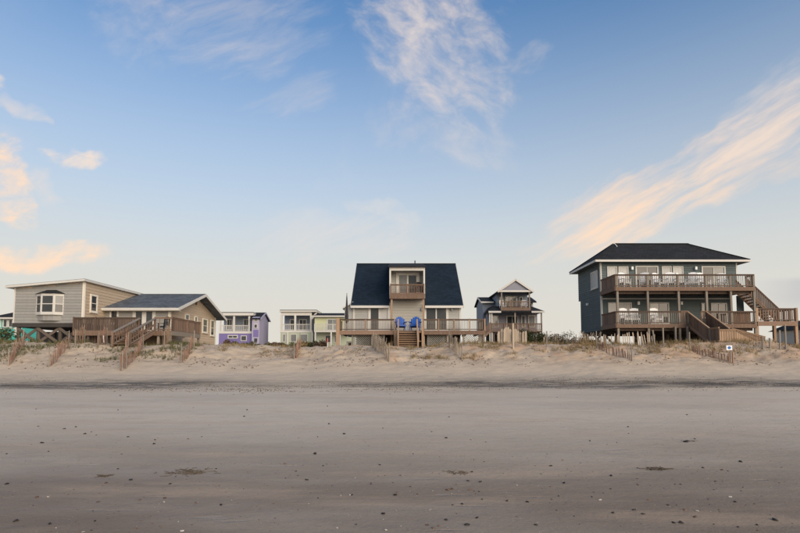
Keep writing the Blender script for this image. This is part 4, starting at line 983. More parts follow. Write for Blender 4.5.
# ================================================================== houses of the back row
def purple_house():
    k = 82.0; X = lambda p: PX(p, k); Z = lambda p: PZ(p, k)
    h = empty('beach_house', (X(240), k, gz(-24, k)), 'purple two-storey house with white upper porch behind the dune', 'house', 'houses of the back row')
    f = Fr('front', k + 2.2); zg = 2.0
    MB().box(X(219), X(252), k + 2.2, k + 9, zg, Z(314.5)).build('wall', 'bluegrey_siding', h)
    MB().box(X(219), X(253), k, k + 2.2, zg, Z(333.5)).build('lower_wall', 'purple_paint', h)
    MB().box(X(218), X(253.5), k - .25, k + 9.2, Z(315.5), Z(313)).build('porch_roof', 'white_trim', h)
    MB().box(X(218.2), X(253.2), k - .2, k + 9, Z(313) + .001, Z(312.2)).build('roof_cap', 'charcoal_shingle', h)
    MB().box(X(219), X(252.5), k - .05, k + 2.2, Z(333.5) + .001, Z(331.3)).build('porch_floor', 'white_trim', h)
    for p in (219.8, 233.8, 249): post(h, 'white_trim', X(p), k + .1, Z(331.3), Z(315.6), .26)
    railing(h, 'white_trim', (X(219.5), k + .12, Z(331.3)), (X(249), k + .12, Z(331.3)), .95, .2, bw=.06, posts=())
    for a, b in ((222, 228), (239, 246)): window(h, f, X(a), X(b), Z(329), Z(318), cols=2, rows=1, fw=.1, sill=False, name='glass_door')
    xa, xb = X(253), X(260.3)
    MB().prism([(k - .6, zg), (k + 5, zg), (k + 5, Z(318)), (k + 2.2, Z(311.5)), (k - .6, Z(318))], 'x', xa, xb).build('tower', 'lilac_paint', h)
    for s, y in ((-1, k - .9), (1, k + 5.3)):
        MB().prism([(y, Z(318.8)), (k + 2.2, Z(311.2)), (k + 2.2, Z(311.9)), (y, Z(319.5))], 'x', xa - .25, xb + .25).build('roof_slope', 'charcoal_shingle', h)
        beam('rake_board', h, 'lilac_paint', (xb + .27, y, Z(319.3)), (xb + .27, k + 2.2, Z(311.7)), .05, .25)
    ft = Fr('front', k - .6)
    window(h, ft, X(255), X(258.5), Z(328.5), Z(324.3), cols=1, rows=1, fw=.08, sill=False); window(h, ft, X(254.8), X(259), Z(322), Z(318.8), cols=1, rows=1, fw=.08, sill=False, glass='glass_pale')
    ft.piece('panel', h, 'purple_paint', X(254.5), X(259.5), Z(337), Z(330), .0, .06); ft.piece('lower_window', h, 'glass', X(255.5), X(258.5), Z(342), Z(338.5), .0, .05)
    fl = Fr('front', k)
    window(h, fl, X(228), X(238), Z(338.5), Z(335), cols=2, rows=1, fw=.12, sill=False); window(h, fl, X(241), X(247), Z(341), Z(335.5), cols=1, rows=1, fw=.1, sill=False)
purple_house()
def green_house():
    k = 82.0; X = lambda p: PX(p, k); Z = lambda p: PZ(p, k)
    h = empty('beach_house', (X(298), k, gz(-15, k)), 'pale green house with white framed upper porch behind the dune', 'house', 'houses of the back row')
    f = Fr('front', k + 2.4); zg = 2.0
    MB().box(X(281), X(313), k + 2.4, k + 10, zg, Z(311.5)).build('wall', 'bluegrey_siding', h)
    MB().box(X(280.5), X(313), k, k + 2.4, zg, Z(332.5)).build('lower_wall', 'green_paint', h)
    MB().box(X(279.5), X(317), k - .3, k + 10.2, Z(312), Z(310.6)).build('roof', 'white_trim', h)
    MB().box(X(279.8), X(316.6), k - .2, k + 10, Z(310.6) + .001, Z(309.9)).build('roof_cap', 'charcoal_shingle', h)
    MB().box(X(280.8), X(311.5), k + .0, k + .25, Z(315.4), Z(312) - .001).build('header_beam', 'white_trim', h)
    MB().box(X(280), X(312.5), k - .06, k + 2.4, Z(332.5) + .001, Z(330.3)).build('porch_floor', 'white_trim', h)
    for p in (281, 295, 310.8): post(h, 'white_trim', X(p), k + .12, Z(330.3), Z(315.3), .28)
    post(h, 'white_trim', X(288), k - .1, zg, Z(332.6), .24); post(h, 'white_trim', X(312.5), k - .1, zg, Z(332.6), .3)
    railing(h, 'white_trim', (X(281), k + .14, Z(330.3)), (X(310.5), k + .14, Z(330.3)), .98, .2, bw=.05)
    for a, b, n in ((286.5, 292, 1), (296, 304, 2)): window(h, f, X(a), X(b), Z(330), Z(318), cols=n, rows=1, fw=.12, sill=False, name='glass_door')
    beam('porch_brace', h, 'white_trim', (X(316.5), k + .2, Z(312)), (X(311.5), k + .2, Z(319)), .2, .25)
    fl = Fr('front', k)
    for a, b in ((282.5, 286), (290.5, 297), (300, 308)): window(h, fl, X(a), X(b), Z(342), Z(334), cols=1, rows=1, fw=.1, sill=False, glass='glass_pale')
green_house()
def lime_house():
    k = 80.0; X = lambda p: PX(p, k); Z = lambda p: PZ(p, k)
    h = empty('beach_house', (X(331), k, gz(-10, k)), 'yellow green house with low dark roof and white balcony', 'house', 'houses of the back row')
    f = Fr('front', k); zg = 2.0; xa, xb = X(314.5), X(352)
    MB().box(xa, xb, k, k + 8, Z(331.5), Z(315.5)).build('wall', 'lime_paint', h)
    MB().box(xa + .1, xb - .1, k + .1, k + 8, zg, Z(331.5) - .001).build('lower_wall', 'green_paint', h)
    v = [(xa - .3, k - .5, Z(316)), (xb + .3, k - .5, Z(316)), (xb + .3, k + 8.5, Z(316)), (xa - .3, k + 8.5, Z(316)), (xa + .2, k + 4, Z(310.8)), (xb - .5, k + 4, Z(310.8))]
    MB().add(v, [(0, 1, 5, 4), (1, 2, 5), (2, 3, 4, 5), (3, 0, 4), (0, 3, 2, 1)]).build('roof', 'charcoal_shingle', h)
    beam('fascia', h, 'white_trim', (xa - .3, k - .53, Z(316.5)), (xb + .3, k - .53, Z(316.5)), .05, .2)
    window(h, f, X(326.8), X(338.5), Z(331), Z(318.8), cols=2, rows=1, fw=.14, sill=False, name='glass_door', glass='glass_pale')
    MB().box(xa + .2, xb, k - 1.6, k, Z(332.6), Z(331.2)).build('balcony_floor', 'white_trim', h)
    railing(h, 'white_trim', (xa + .25, k - 1.55, Z(331.2)), (xb, k - 1.55, Z(331.2)), .98, .22, bw=.06, posts=(0, .25, .5, .75))
    window(h, Fr('front', k + .1), X(324.8), X(331.5), Z(343), Z(334.8), cols=1, rows=1, fw=.12, sill=False); window(h, Fr('front', k + .1), X(334), X(339), Z(343), Z(335), cols=1, rows=1, fw=.12, sill=False, glass='glass_pale')
    for p in (317, 332.5, 341): post(h, 'white_trim', X(p), k - 1.5, zg, Z(332.6), .2)
lime_house()
def teal_house():
    k = 70.0; X = lambda p: PX(p, k); Z = lambda p: PZ(p, k)
    h = empty('beach_house', (X(14), k, gz(-50, k)), 'teal house with dark gable roof seen past the stilts', 'house', 'houses of the back row')
    f = Fr('front', k); zg = 2.0; xa, xb = X(-8), X(22)
    MB().box(xa, xb, k, k + 3, zg, Z(317.5)).build('wall', 'teal_paint', h)
    v = [(xa - .4, k - .5, Z(318)), (xb + .4, k - .5, Z(318)), (xb + .4, k + 3.5, Z(318)), (xa - .4, k + 3.5, Z(318)), (X(16), k + 1.5, Z(309)), (X(18), k + 1.5, Z(309))]
    MB().add(v, [(0, 1, 5, 4), (1, 2, 5), (2, 3, 4, 5), (3, 0, 4), (0, 3, 2, 1)]).build('roof', 'charcoal_shingle', h)
    beam('fascia', h, 'white_trim', (xa - .4, k - .53, Z(318.4)), (xb + .4, k - .53, Z(318.4)), .05, .2)
    for a, b in ((2.8, 7.6), (8.2, 13), (-4, 1)): window(h, f, X(a), X(b), Z(327.5), Z(319), cols=1, rows=1, fw=.12, sill=False)
    window(h, f, X(15), X(20), Z(336), Z(324.5), cols=1, rows=1, fw=.35, sill=False, glass='glass_pale')
    f.piece('band_board', h, 'white_trim', xa, xb, Z(328.8), Z(328.2), .0, .04)
teal_house()
def far_house():
    k = 75.0; X = lambda p: PX(p, k); Z = lambda p: PZ(p, k)
    h = empty('beach_house', (X(806), k, gz(57, k)), 'small far house at the end of the beach with dark pointed roof', 'house', 'houses of the back row')
    xa, xb = X(803), X(828); zg = 1.5
    MB().box(xa, xb, k, k + 6, zg, Z(329)).build('wall', 'pale_siding', h)
    v = [(xa - .5, k - .5, Z(329.5)), (xb + .5, k - .5, Z(329.5)), (xb + .5, k + 6.5, Z(329.5)), (xa - .5, k + 6.5, Z(329.5)), (X(812), k + 3, Z(319)), (X(816), k + 3, Z(319))]
    MB().add(v, [(0, 1, 5, 4), (1, 2, 5), (2, 3, 4, 5), (3, 0, 4), (0, 3, 2, 1)]).build('roof', 'charcoal_shingle', h)
    window(h, Fr('front', k), X(806), X(811), Z(338), Z(332), cols=1, rows=2, fw=.12)
far_house()

# ================================================================== sand fences
def fence(a, b, mat, label, h=1.0, sp=.075, w=.042, lean=.0, group='sand fences on the dune', name='sand_fence', cat='fence', gap=.08, post_h=1.05):
    a, b = Vector(a), Vector(b); d = Vector((b.x - a.x, b.y - a.y, 0)); L = d.length; t = d.normalized(); nr_ = Vector((-t.y, t.x, 0))
    r = empty(name, (a.x, a.y, gz(a.x, a.y)), label, cat, group)
    n = max(3, int(L / sp)); q0 = Quaternion((0, 0, 1), math.atan2(t.y, t.x)); wob = random.uniform(0, 9)
    for i in range(n):
        if random.random() < gap: continue
        f = (i + .5) / n; p = a + d * f + nr_ * (math.sin(f * 7 + wob) * .08 + random.uniform(-.02, .02)); z = gz(p.x, p.y)
        hh = h * (random.uniform(.84, 1.08) if w < .1 else random.uniform(.96, 1.04)); sink = .18 + .12 * math.sin(f * 5 + wob)
        tl = lean + (.10 * math.sin(f * 4 + wob) + random.uniform(-.06, .06)) * (.15 if w > .1 else 1)
        q = q0 @ Quaternion((1, 0, 0), random.uniform(-.10, .10)) @ Quaternion((0, 1, 0), tl)
        c = Vector((p.x, p.y, z - sink)) + (q @ Vector((0, 0, hh / 2)))
        piece('slat', r, mat, c, (w * random.uniform(.8, 1.15), .012, hh), q, 'picket')
    k = max(2, int(L / 2.2) + 1)
    tops = []
    for i in range(k):
        f = i / (k - 1); p = a + d * f; z = gz(p.x, p.y); tilt = random.uniform(-.05, .05) + lean
        p1 = Vector((p.x + t.x * tilt * post_h, p.y + t.y * tilt * post_h, z + post_h * random.uniform(.85, 1.1)))
        beam('fence_post', r, 'grey_wood', (p.x, p.y, z - .3), p1, .06, shape='round'); tops.append((Vector((p.x, p.y, z)), p1))
    for (p0, q0_), (p1, q1) in zip(tops[:-1], tops[1:]):
        for f in (.3, .62): beam('wire', r, 'metal', p0.lerp(q0_, f), p1.lerp(q1, f), .008, shape='round')
    return r
def ph(px, py):
    p = hit(px, py, 20, 60)
    return p if p is not None else Vector((PX(px, 38), 38, gz(PX(px, 38), 38)))
fence(ph(23, 346), ph(8, 366), 'fence_red', 'reddish slat fence on the dune below the outer corner of the stilted wing', .95)
fence(ph(69, 347), ph(49, 367), 'fence_red', 'reddish slat fence on the dune below the bay window wing and deck end', .95, lean=.08)
fence(ph(128, 348), ph(122, 371), 'fence_red', 'long reddish slat fence leaving the foot of the low house stair', 1.1)
fence(ph(143, 349), ph(126, 369), 'fence_red', 'short reddish slat fence meeting a longer one below the low house stair', .9, lean=-.05)
fence(ph(194, 348), ph(181, 363), 'fence_red', 'reddish slat fence below the boarded corner of the low house deck', 1.0)
fence(ph(300, 348), ph(294, 359), 'fence_red', 'small orange brown slat fence in front of the pale green house', 1.0, w=.06)
fence(ph(373, 348), ph(389, 362), 'fence_grey', 'pale slat fence left of the blue roofed cottage stair, facing the sea', 1.15)
fence(ph(449, 347), ph(462, 360), 'fence_grey', 'pale slat fence below the dark double door of the blue roofed cottage', 1.25)
fence(ph(597, 348), ph(632, 361), 'fence_red', 'half buried slat fence sloping below the boarded ends of the slate house decks', .7)
fence(ph(690, 350), ph(733, 363), 'fence_red', 'half buried slat fence ending at the white notice post', .6)
Yf = 38.6
fence((PX(600, Yf), Yf, 0), (PX(656, Yf), Yf + .3, 0), 'fence_grey', 'gappy row of pale pickets under the front of the slate house', 1.15, sp=.16, w=.07, gap=.22)
fence((PX(576, 40), 40, 0), (PX(598, 40), 40.5, 0), 'fence_grey', 'leaning pale pickets in the dry grass beside the slate house wall', 1.15, sp=.2, w=.06, gap=.25)
for (p0, p1), hh, lab in (((497.5, 512), 1.25, 'weathered board screen in front of the cottage, half nearer the blue roofed house'), ((513.5, 526.5), 1.15, 'weathered board screen in front of the cottage, half nearer the green bank')):
    fence((PX(p0, 41), 41, 0), (PX(p1, 41), 41.1, 0), 'fence_grey', lab, hh * 1.3, sp=.125, w=.14, gap=.0, group='board screens before the cottage', name='board_screen')
for px, py, ln, lab in ((75, 346, -.12, 'leaning tan slat fence under the outer corner of the low deck'), (98, 346, -.1, 'leaning tan slat fence under the middle of the low dark deck rail'),
                        (164, 347, -.12, 'yellowish slat fence under the deck corner right of the low house stair')):
    p = ph(px, py); q = Vector((p.x * 1.02 - .12, p.y + 2.0, 0))
    fence(p, q, 'tan_wood' if px != 98 else 'fence_red', lab, 1.3, sp=.09, w=.05, lean=.0, gap=.02)
def stake(px, py, h, label, mat='grey_wood', tilt=(0, 0), r=.05, top=None):
    p = ph(px, py); o = empty('fence_post', p, label, 'post', 'lone posts on the dune')
    q = p + Vector((tilt[0], tilt[1], h)); n = 8
    beam('shaft', o, mat, p - Vector((0, 0, .3)), q, r * 2, shape='round'); piece('cap', o, top or mat, q, (r * 2.2, r * 2.2, .06), None, 'round')
    if top: piece('band', o, top, p.lerp(q, .8), (r * 2.3, r * 2.3, .3), None, 'round')
stake(513.2, 349, 1.65, 'tall square-cut post in front of the joint of the board screens', 'fence_grey', r=.07)
stake(655.5, 346, 1.0, 'leaning pale post under the slate house deck, first beyond the pickets', tilt=(-.15, 0))
stake(663.5, 346, 1.15, 'upright pale post under the slate house deck beside the white table')
stake(763, 349, .8, 'short post on the sand ramp nearest the side stair of the slate house')
stake(780, 350, 1.2, 'grey post on the sand ramp, between the two landing legs', tilt=(.03, 0))
stake(786, 349, 1.5, 'tall grey post on the sand ramp close to the outer landing leg')
stake(770, 348, .6, 'stubby grey post on the sand ramp below the side landing')
stake(546.5, 347, 1.0, 'thin post in the grass by the green bank', tilt=(.04, 0), r=.035)
stake(327.5, 347, .55, 'small red topped marker stake before the yellow green house', 'white_trim', r=.03, top='red_paint')
# notice on a post
p = ph(731, 363)
sg = empty('beach_sign', p, 'small white notice with blue mark on a post in the dune sand', 'sign')
post(sg, 'grey_wood', p.x, p.y, p.z - .3, p.z + 1.0, .07)
zb = p.z + .72; cx = p.x - .1
MB().box(cx - .17, cx + .17, p.y - .06, p.y - .035, zb + .04, zb + .32).build('board', 'sign_white', sg)
MB().prism([(cx + .10 * math.cos(a * math.pi / 8), zb + .18 + .09 * math.sin(a * math.pi / 8)) for a in range(16)], 'y', p.y - .068, p.y - .0605).build('emblem', 'sign_blue', sg)
for i in range(3):
    piece('brace_stake', sg, 'fence_red', (p.x - .12 + i * .14, p.y - .05 + i * .03, p.z + .25), (.05, .02, .8))

# ================================================================== plants
def blades(pts, nb, h, spread, width, curl, name, mat, kind='stuff', parent=None, origin=(0, 0, 0), rng=RNG):
    """ribbons of grass: every blade three segments, bent over by its own amount"""
    P = np.repeat(np.asarray(pts, float), nb, 0); N = len(P)
    hh = h[0] + (h[1] - h[0]) * rng.random(N); th = rng.random(N) * 2 * np.pi
    rad = spread * np.sqrt(rng.random(N)); a2 = rng.random(N) * 2 * np.pi
    base = P + np.stack([rad * np.cos(a2), rad * np.sin(a2), np.full(N, -.03)], 1)
    dirv = np.stack([np.cos(th), np.sin(th)], 1); c = curl * (.3 + rng.random(N)) ; wv_ = width * (.6 + .8 * rng.random(N))
    side = np.stack([-dirv[:, 1], dirv[:, 0], np.zeros(N)], 1)
    V = []
    for k, f in enumerate((0, .4, .75, 1.0)):
        ctr = base + np.stack([dirv[:, 0] * c * hh * f * f, dirv[:, 1] * c * hh * f * f, hh * f * (1 - .25 * c * f)], 1)
        if k < 3: V += [ctr - side * (wv_ * (1 - .45 * f) / 2)[:, None], ctr + side * (wv_ * (1 - .45 * f) / 2)[:, None]]
        else: V += [ctr]
    V = np.stack(V, 1)  # N,7,3
    idx = np.arange(N)[:, None] * 7
    T = np.concatenate([idx + np.array(t)[None] for t in ((0, 1, 3), (0, 3, 2), (2, 3, 5), (2, 5, 4), (4, 5, 6))])
    me = bpy.data.meshes.new(name); np_mesh(me, (V.reshape(-1, 3) - np.array(origin)), T, False); me.materials.append(MATS[mat])
    at_ = me.attributes.new('shade', 'FLOAT', 'POINT'); at_.data.foreach_set('value', np.repeat(rng.random(N), 7).astype(np.float32))
    o = bpy.data.objects.new(name, me); finish(o, parent, Vector(origin))
    if kind: o['kind'] = kind
    return o
def scatter(x0, x1, y0, y1, n, thr=-1, seed=5, fx=.7):
    x = x0 + (x1 - x0) * RNG.random(n); y = y0 + (y1 - y0) * RNG.random(n)
    k = fbm(x * fx, y * fx, 3, seed) > thr; x, y = x[k], y[k]
    return np.stack([x, y, ground(x, y)], 1)
tag(blades(np.concatenate([scatter(-29, -22.3, 31.0, 37.5, 1500, -.03, 5), scatter(-19, -13, 32.5, 37.5, 800, -.03, 6), scatter(-22, -18, 34.5, 36.5, 60, .0, 6)]), 7, (.10, .34), .10, .018, .7, 'dune_grass', 'greengrass'),
    'sparse grey green tufts on the dune below the low house', 'grass')
tag(blades(np.concatenate([scatter(.5, 17, 32.8, 38.5, 2000, -.02, 7), scatter(-4, 0, 34, 38, 120, .02, 7)]), 7, (.10, .34), .14, .02, .8, 'dune_grass', 'straw'), 'dry straw coloured grass on the dune before the cottages', 'grass')
tag(blades(np.concatenate([scatter(15, 31, 33, 38, 1000, .02, 8), scatter(12, 17.5, 38, 46, 300, -.05, 8)]), 7, (.12, .40), .14, .02, .8, 'dune_grass', 'straw'), 'dry grass patches on the dune before the slate house', 'grass')
tag(blades(np.concatenate([scatter(-13, -4.5, 34, 38, 600, .02, 9)]), 7, (.08, .28), .12, .018, .7, 'dune_grass', 'straw'), 'thin dry tufts on the dune between the low house and the blue roofed cottage', 'grass')
def clump(name, px, Y, n, h, mat, label, spread=.25, width=.025, curl=.6, seeds=False, group=None, py=None):
    x = PX(px, Y); o = empty(name, (x, Y, gz(x, Y)), label, 'grass', group)
    pts = np.array([[x + random.gauss(0, spread), Y + random.gauss(0, spread), 0] for _ in range(max(2, n // 8))]); pts[:, 2] = ground(pts[:, 0], pts[:, 1])
    blades(pts, 8, h, .07, width, curl, 'foliage', mat, None, o, WO[o.name])
    if seeds:
        m = MB()
        for i in range(seeds):
            sx, sy = x + random.gauss(0, spread), Y + random.gauss(0, spread); z = gz(sx, sy); hh = h[1] * random.uniform(.95, 1.35); ln = random.uniform(-.25, .25)
            top = Vector((sx + ln, sy, z + hh)); m.tube((sx, sy, z - .05), top, .008, .005, 4, False)
            for j in range(7):
                c = top + Vector((ln * .25 * j * .3 + random.gauss(0, .02), random.gauss(0, .02), -.02 - j * .045)); m.tube(c, c + Vector((random.gauss(0, .035), random.gauss(0, .03), -.06)), .018, .004, 4)
        so_ = m.build('seed_heads', 'fence_grey', o)
gO = 'sea oat clumps along the dune'
near_what = ['by the green bank', 'by the thin post']
for i, (px, Y, hh, sd) in enumerate(((544, 41, 1.0, 5), (551, 42, 1.2, 7), (558, 41.5, 1.15, 7), (566, 42.5, 1.05, 5), (572, 41, .8, 4), (583, 40, 1.1, 4), (588, 40.6, 1.25, 5), (595, 40.2, 1.2, 4), (602, 40, .9, 3))):
    clump('sea_oats', px, Y, 60 if px < 575 else 220, (.35, hh * .8), 'straw', 'sea oats with drooping seed heads ' + ('between the green bank and the slate house' if px < 575 else 'against the corner of the slate house'), .28, .022, .55, sd, gO)
for px, Y, hh, lab in ((2, 36.5, .6, 'below the teal house'), (34, 37, .55, 'under the bay window'), (57, 37, .5, 'under the stilted wing beside the deck'), (84, 37.5, .45, 'beside the dark deck skirt'), (384, 37.5, .6, 'beside the stair of the blue roofed cottage'), (440, 38, .5, 'below the double door of the blue roofed cottage'), (472, 38, .7, 'before the right lattice of the blue roofed cottage'), (610, 38, .6, 'before the piles of the slate house'), (670, 38, .6, 'under the middle of the slate house'), (690, 38, .55, 'beside the boarded beach stair')):
    clump('grass_clump', px, Y, 90, (.2, hh), 'greengrass' if px < 100 else 'straw', 'clump of dune grass ' + lab, .35, .022, .7)
def shrub(px, Y, w, h, mat, label, n=1500, name='shrub', group=None, zoff=0.0):
    x = PX(px, Y); z = gz(x, Y); o = empty(name, (x, Y, z), label, 'shrub', group); m = MB()
    for i in range(7):
        a = random.uniform(0, 6.28); m.tube((x, Y, z - .1), (x + w * .55 * math.cos(a), Y + w * .4 * math.sin(a), z + h * random.uniform(.5, .85)), .035, .012, 5, False)
    m.build('stem', 'pile_wood', o)
    lobes = [(x + random.gauss(0, w * .42), Y + random.gauss(0, w * .35), z + h * random.uniform(.28, .72), random.uniform(.22, .42) * min(w, h)) for _ in range(11)]
    V = []; T = []; sh = []
    for i in range(n):
        lx, ly, lz, r = random.choice(lobes); d = Vector((random.gauss(0, 1), random.gauss(0, 1), random.gauss(0, 1))).normalized() * r * random.uniform(.55, 1.12)
        c = Vector((lx, ly, max(lz + d.z * .9, z + .02))) + Vector((d.x, d.y, 0)); s_ = random.uniform(.05, .10)
        u_ = Vector((random.gauss(0, 1), random.gauss(0, 1), random.gauss(0, .6))).normalized(); v_ = u_.cross(Vector((random.gauss(0, 1), random.gauss(0, 1), random.gauss(0, 1)))).normalized()
        k = len(V); V += [c - u_ * s_, c + v_ * s_ * .45, c + u_ * s_, c - v_ * s_ * .45]; T += [(k, k + 1, k + 2), (k, k + 2, k + 3)]; sh += [random.random()] * 4
    me = bpy.data.meshes.new('foliage'); np_mesh(me, np.array([list(p - Vector(WO[o.name])) for p in V]), np.array(T), False); me.materials.append(MATS[mat])
    at_ = me.attributes.new('shade', 'FLOAT', 'POINT'); at_.data.foreach_set('value', np.array(sh, np.float32))
    fo = bpy.data.objects.new('foliage', me); finish(fo, o, WO[o.name])
gS = 'low shrubs behind the dune crest'
for px, Y, w, h, mat, lab in ((231, 46, .7, 1.0, 'brushtwig', 'bare brown brush before the purple house lower wall'), (246, 46, 1.3, .75, 'greengrass', 'yellow green low shrub before the purple house porch'),
                              (257, 47, 1.1, .7, 'shrubleaf', 'dark green low shrub before the purple house tower'), (270, 47, 1.3, .75, 'greengrass', 'olive shrub in the gap beside the purple house tower'),
                              (281, 47, 1.2, .8, 'brushtwig', 'red brown brush in the gap before the pale green house corner'), (291, 47, 1.3, .85, 'greengrass', 'olive green shrub below the pale green house posts'),
                              (302, 46, 1.1, .8, 'straw', 'straw coloured brush under the pale green house porch'), (312, 46, 1.0, .9, 'shrubleaf', 'green shrub at the joint of the pale green and yellow green houses'),
                              (320, 45, .8, .9, 'brushtwig', 'red brown brush before the yellow green house'),
                              (532, 52, 2.4, 2.3, 'shrubleaf', 'dark green shrub on the bank next to the cottage porch'), (542, 52, 2.5, 2.0, 'greengrass', 'broad olive shrub on the bank beside the cottage, second from its porch'),
                              (552, 51, 2.4, 1.6, 'shrubleaf', 'lower dark green shrub further along the green bank'), (562, 50, 2.2, 1.25, 'greengrass', 'light green shrub at the low end of the green bank'),
                              (525, 52, 1.2, 1.0, 'shrubleaf', 'dark shrub growing under the cottage porch floor'), (494, 58, 1.4, 1.2, 'shrubleaf', 'dark shrub under the cottage porch near its stair'),
                              (762, 43, 1.0, .7, 'brushtwig', 'dry brown brush heap under the side landing'), (768, 42, .8, .45, 'brushtwig', 'low twiggy brush on the sand ramp before the side landing'),
                              (3, 39, 1.2, 1.2, 'shrubleaf', 'dark shrub beneath the teal house at the stilted wing corner'), (583, 44, .9, 1.4, 'brushtwig', 'dark brush against the rear wall of the slate house')):
    shrub(px, Y, w, h, mat, lab, 1300 if w < 2 else 3200, group=gS)

# ================================================================== things on the sand
def lump_mesh(seed, mat, flat):
    r = random.Random(seed); bm = bmesh.new(); bmesh.ops.create_icosphere(bm, subdivisions=2, radius=.5)
    ph_ = [r.uniform(0, 6.28) for _ in range(6)]
    for v in bm.verts:
        p = v.co.copy(); k = 1 + .28 * math.sin(3.1 * p.x * 2 + ph_[0]) * math.cos(2.7 * p.y * 2 + ph_[1]) + .18 * math.sin(7 * p.z + ph_[2] + 5 * p.x) + r.uniform(-.06, .06)
        v.co = Vector((p.x * k, p.y * k * .75, p.z * k * flat))
    me = bpy.data.meshes.new('pebble'); bm.to_mesh(me); bm.free(); me.materials.append(MATS[mat])
    me.polygons.foreach_set('use_smooth', [True] * len(me.polygons)); return me
LUMPS = {m_: [lump_mesh(i * 7 + len(m_), m_, fl) for i in range(5)] for m_, fl in (('pebble_dark', .55), ('pebble_brown', .4), ('shell_pale', .3))}
NAMES = {'pebble_dark': ('pebble', 'small dark stone lying on the damp open sand', 'stone', 'dark stones on the sand'),
         'pebble_brown': ('shell_fragment', 'small brown shell fragment lying on the damp open sand', 'shell', 'brown shell fragments on the sand'),
         'shell_pale': ('seashell', 'small pale seashell lying on the damp open sand', 'shell', 'pale shells on the sand')}
def flat_hit(px, py):
    d = ray(px, py); Y = 10.0
    for _ in range(12):
        z = gz(d.x * Y / d.y, Y); Y = min((z - EYE) / d.z * d.y, 30.0)
    x = d.x * Y / d.y; return Vector((x, Y, gz(x, Y)))
def pebble(px, py, wpx, kind):
    p = flat_hit(px, py); s_ = .86 * wpx * p.y / F
    nm, lab, cat, grp = NAMES[kind]
    o = bpy.data.objects.new(nm, random.choice(LUMPS[kind])); finish(o, None, p + Vector((0, 0, s_ * .1))); tag(o, lab, cat, grp)
    o.scale = (s_, s_ * random.uniform(.7, 1.1), s_ * random.uniform(.7, 1.1)); o.rotation_euler = (random.uniform(-.2, .2), random.uniform(-.2, .2), random.uniform(0, 6.28))
for px, py, w in ((42, 443, 4.6), (315, 454, 5.6), (85, 434, 3.4), (307, 480, 4.2), (118, 469, 3), (131, 480, 4.2), (221, 505, 4.8), (16, 521, 6), (352, 495, 3.2), (95, 521, 3.4), (7, 484, 4.6), (247, 410, 2.6), (118, 410, 2.4),
                  (64, 429, 3), (76, 427, 3), (128, 437, 3.4), (154, 444, 3.2), (50, 524, 5), (170, 484, 3.6), (344, 434, 3.6), (329, 424, 2.6), (395, 495, 5), (383, 514, 5.4), (468, 481, 3.6), (480, 482, 3.6), (472, 472, 3.2), (446, 438, 3.6),
                  (686, 442, 5.2), (695, 439, 2.6), (551, 466, 4), (564, 483, 4.4), (611, 476, 4.6), (507, 501, 4), (527, 502, 4), (634, 510, 5), (674, 523, 4.6), (681, 523, 6), (775, 520, 7), (536, 525, 3.8), (446, 520, 4.8), (462, 504, 4), (477, 518, 4),
                  (467, 525, 6), (741, 462, 4.4), (703, 468, 3.6), (628, 427, 3), (590, 441, 2.6), (449, 417, 2.4), (380, 465, 3), (738, 527, 3.6), (757, 525, 3.4), (668, 505, 3.4), (613, 513, 4), (643, 514, 4), (735, 502, 3.4)):
    pebble(px, py, w, 'pebble_dark')
for px, py, w in ((165, 498, 4.6), (196, 503, 3.6), (140, 500, 4), (98, 502, 3.4), (427, 525, 4.6), (439, 526, 4), (433, 528, 4.6), (685, 510, 5), (695, 517, 5.4), (649, 500, 4), (37, 497, 4.2), (106, 483, 3.6), (188, 439, 3), (155, 440, 3.6), (722, 470, 3.4), (728, 471, 3), (448, 490, 5), (452, 489, 4), (470, 490, 4), (285, 464, 3.4)):
    pebble(px, py, w, 'pebble_brown')
for px, py, w in ((386, 530, 4.6), (337, 528, 3), (430, 510, 4), (350, 495, 3), (697, 511, 4.4), (164, 502, 3.6), (56, 528, 3), (182, 531, 5), (83, 532, 4), (600, 500, 4.4), (730, 497, 4), (48, 497, 3.4), (355, 478, 3)):
    pebble(px, py, w, 'shell_pale')
for i in range(150):
    py = 393 + 138 * random.random() ** .8; px = random.uniform(2, 798)
    if random.random() < .35: px = random.gauss(560, 120); py = random.gauss(488, 22)
    if not (393 < py < 532 and 0 < px < 800): continue
    k = random.choices(('pebble_dark', 'pebble_brown', 'shell_pale'), (6, 4, 1.2))[0]
    pebble(px, py, random.choice((1.2, 1.5, 1.8, 2.2, 2.6)), k)
def seaweed(px, py, L, Wd, n, label):
    p = flat_hit(px, py); o = empty('seaweed', p, label, 'seaweed', 'seaweed clumps on the sand'); m = MB()
    for i in range(n):
        x = p.x + random.gauss(0, L / 2.6); y = p.y + random.gauss(0, Wd / 2.4) + (x - p.x) * .12; z = gz(x, y); q = Vector((x, y, z + .004)); a = random.uniform(0, 6.28)
        for j in range(3):
            a += random.uniform(-.8, .8); q2 = q + Vector((math.cos(a) * .032, math.sin(a) * .032, random.uniform(-.006, .006))); q2.z = max(q2.z, gz(q2.x, q2.y) + .003)
            m.tube(q, q2, .0034, .002, 4, False); q = q2
    m.build('strand', 'seaweed', o, kind='stuff')
seaweed(188, 472, .36, .24, 80, 'long straggling clump of brown seaweed left of the pebbles on the open sand')
seaweed(656, 469, .18, .05, 80, 'dense dark strip of seaweed on the open sand towards the slate house')
seaweed(105, 476, .10, .05, 22, 'tiny wisp of seaweed on the sand below the low house')
seaweed(690, 441, .1, .06, 10, 'seaweed wisp wrapped round a dark stone')
seaweed(456, 473, .16, .12, 24, 'thin scatter of seaweed among stones in front of the blue roofed cottage')
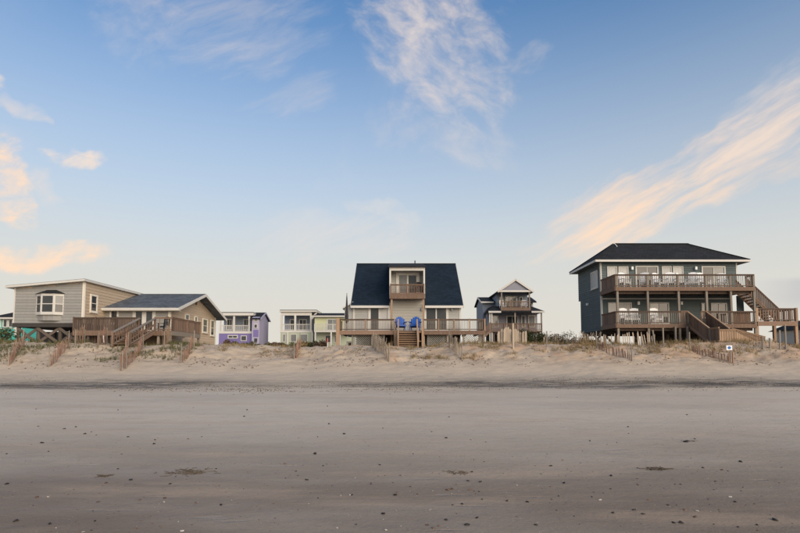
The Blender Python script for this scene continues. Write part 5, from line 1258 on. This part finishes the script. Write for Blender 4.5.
# fine litter along the tide line and over the sand
def litter(x, y, smin, smax, name, mat, label):
    N = len(x); z = ground(x, y); s_ = smin + (smax - smin) * RNG.random(N) ** 2; a = RNG.random(N) * 2 * np.pi; el_ = .25 + .5 * RNG.random(N)
    c, si = np.cos(a), np.sin(a); base = np.array([(-1, -1), (1, -1), (1, 1), (-1, 1)]) * .5
    V = []
    for (bx, by), k in zip(base, (.1, .25, .1, .3)):
        lx = bx * s_; ly = by * s_ * el_; V.append(np.stack([x + lx * c - ly * si, y + lx * si + ly * c, z + .001], 1))
    V.append(np.stack([x + .1 * s_ * c, y + .1 * s_ * si, z + s_ * (.2 + .35 * RNG.random(N))], 1))
    V = np.stack(V, 1); idx = np.arange(N)[:, None] * 5
    T = np.concatenate([idx + np.array(t)[None] for t in ((0, 1, 4), (1, 2, 4), (2, 3, 4), (3, 0, 4))])
    me = bpy.data.meshes.new(name); np_mesh(me, V.reshape(-1, 3), T, False); me.materials.append(MATS[mat])
    o = bpy.data.objects.new(name, me); finish(o, None, (0, 0, 0)); tag(o, label, None, None, 'stuff')
N = 20000
x = RNG.uniform(-26, 26, N); y = 24.9 + RNG.normal(0, 1.25, N) - 3.6 * (fbm(x * .16, x * 0, 3, 77)) + x * .012
k = fbm(x * .5, y * 2.5, 4, 88) > .02; litter(x[k], y[k], .012, .07, 'tide_line_litter', 'seaweed', 'dark wrack and litter along the tide line')
N = 5200
y = 4.2 + 20 * RNG.random(N) ** 1.3; x = (RNG.random(N) - .5) * 1.6 * (y + 1)
k = fbm(x * .5, y * .5, 3, 99) > -.05; litter(x[k], y[k], .004, .020, 'shell_grit', 'pebble_brown', 'fine shell grit scattered on the sand')
N = 1500
y = 4.2 + 14 * RNG.random(N) ** 1.5; x = (RNG.random(N) - .5) * 1.6 * (y + 1)
litter(x, y, .004, .014, 'shell_grit', 'shell_pale', 'pale shell grit scattered on the sand')

N = 9000
x = RNG.uniform(-30, 31, N); y = RNG.uniform(31, 38, N)
k = fbm(x * .8, y * .8, 4, 123) > .03; litter(x[k], y[k], .03, .14, 'dune_litter', 'brown_wood', 'scattered twigs and dry litter on the dune face')
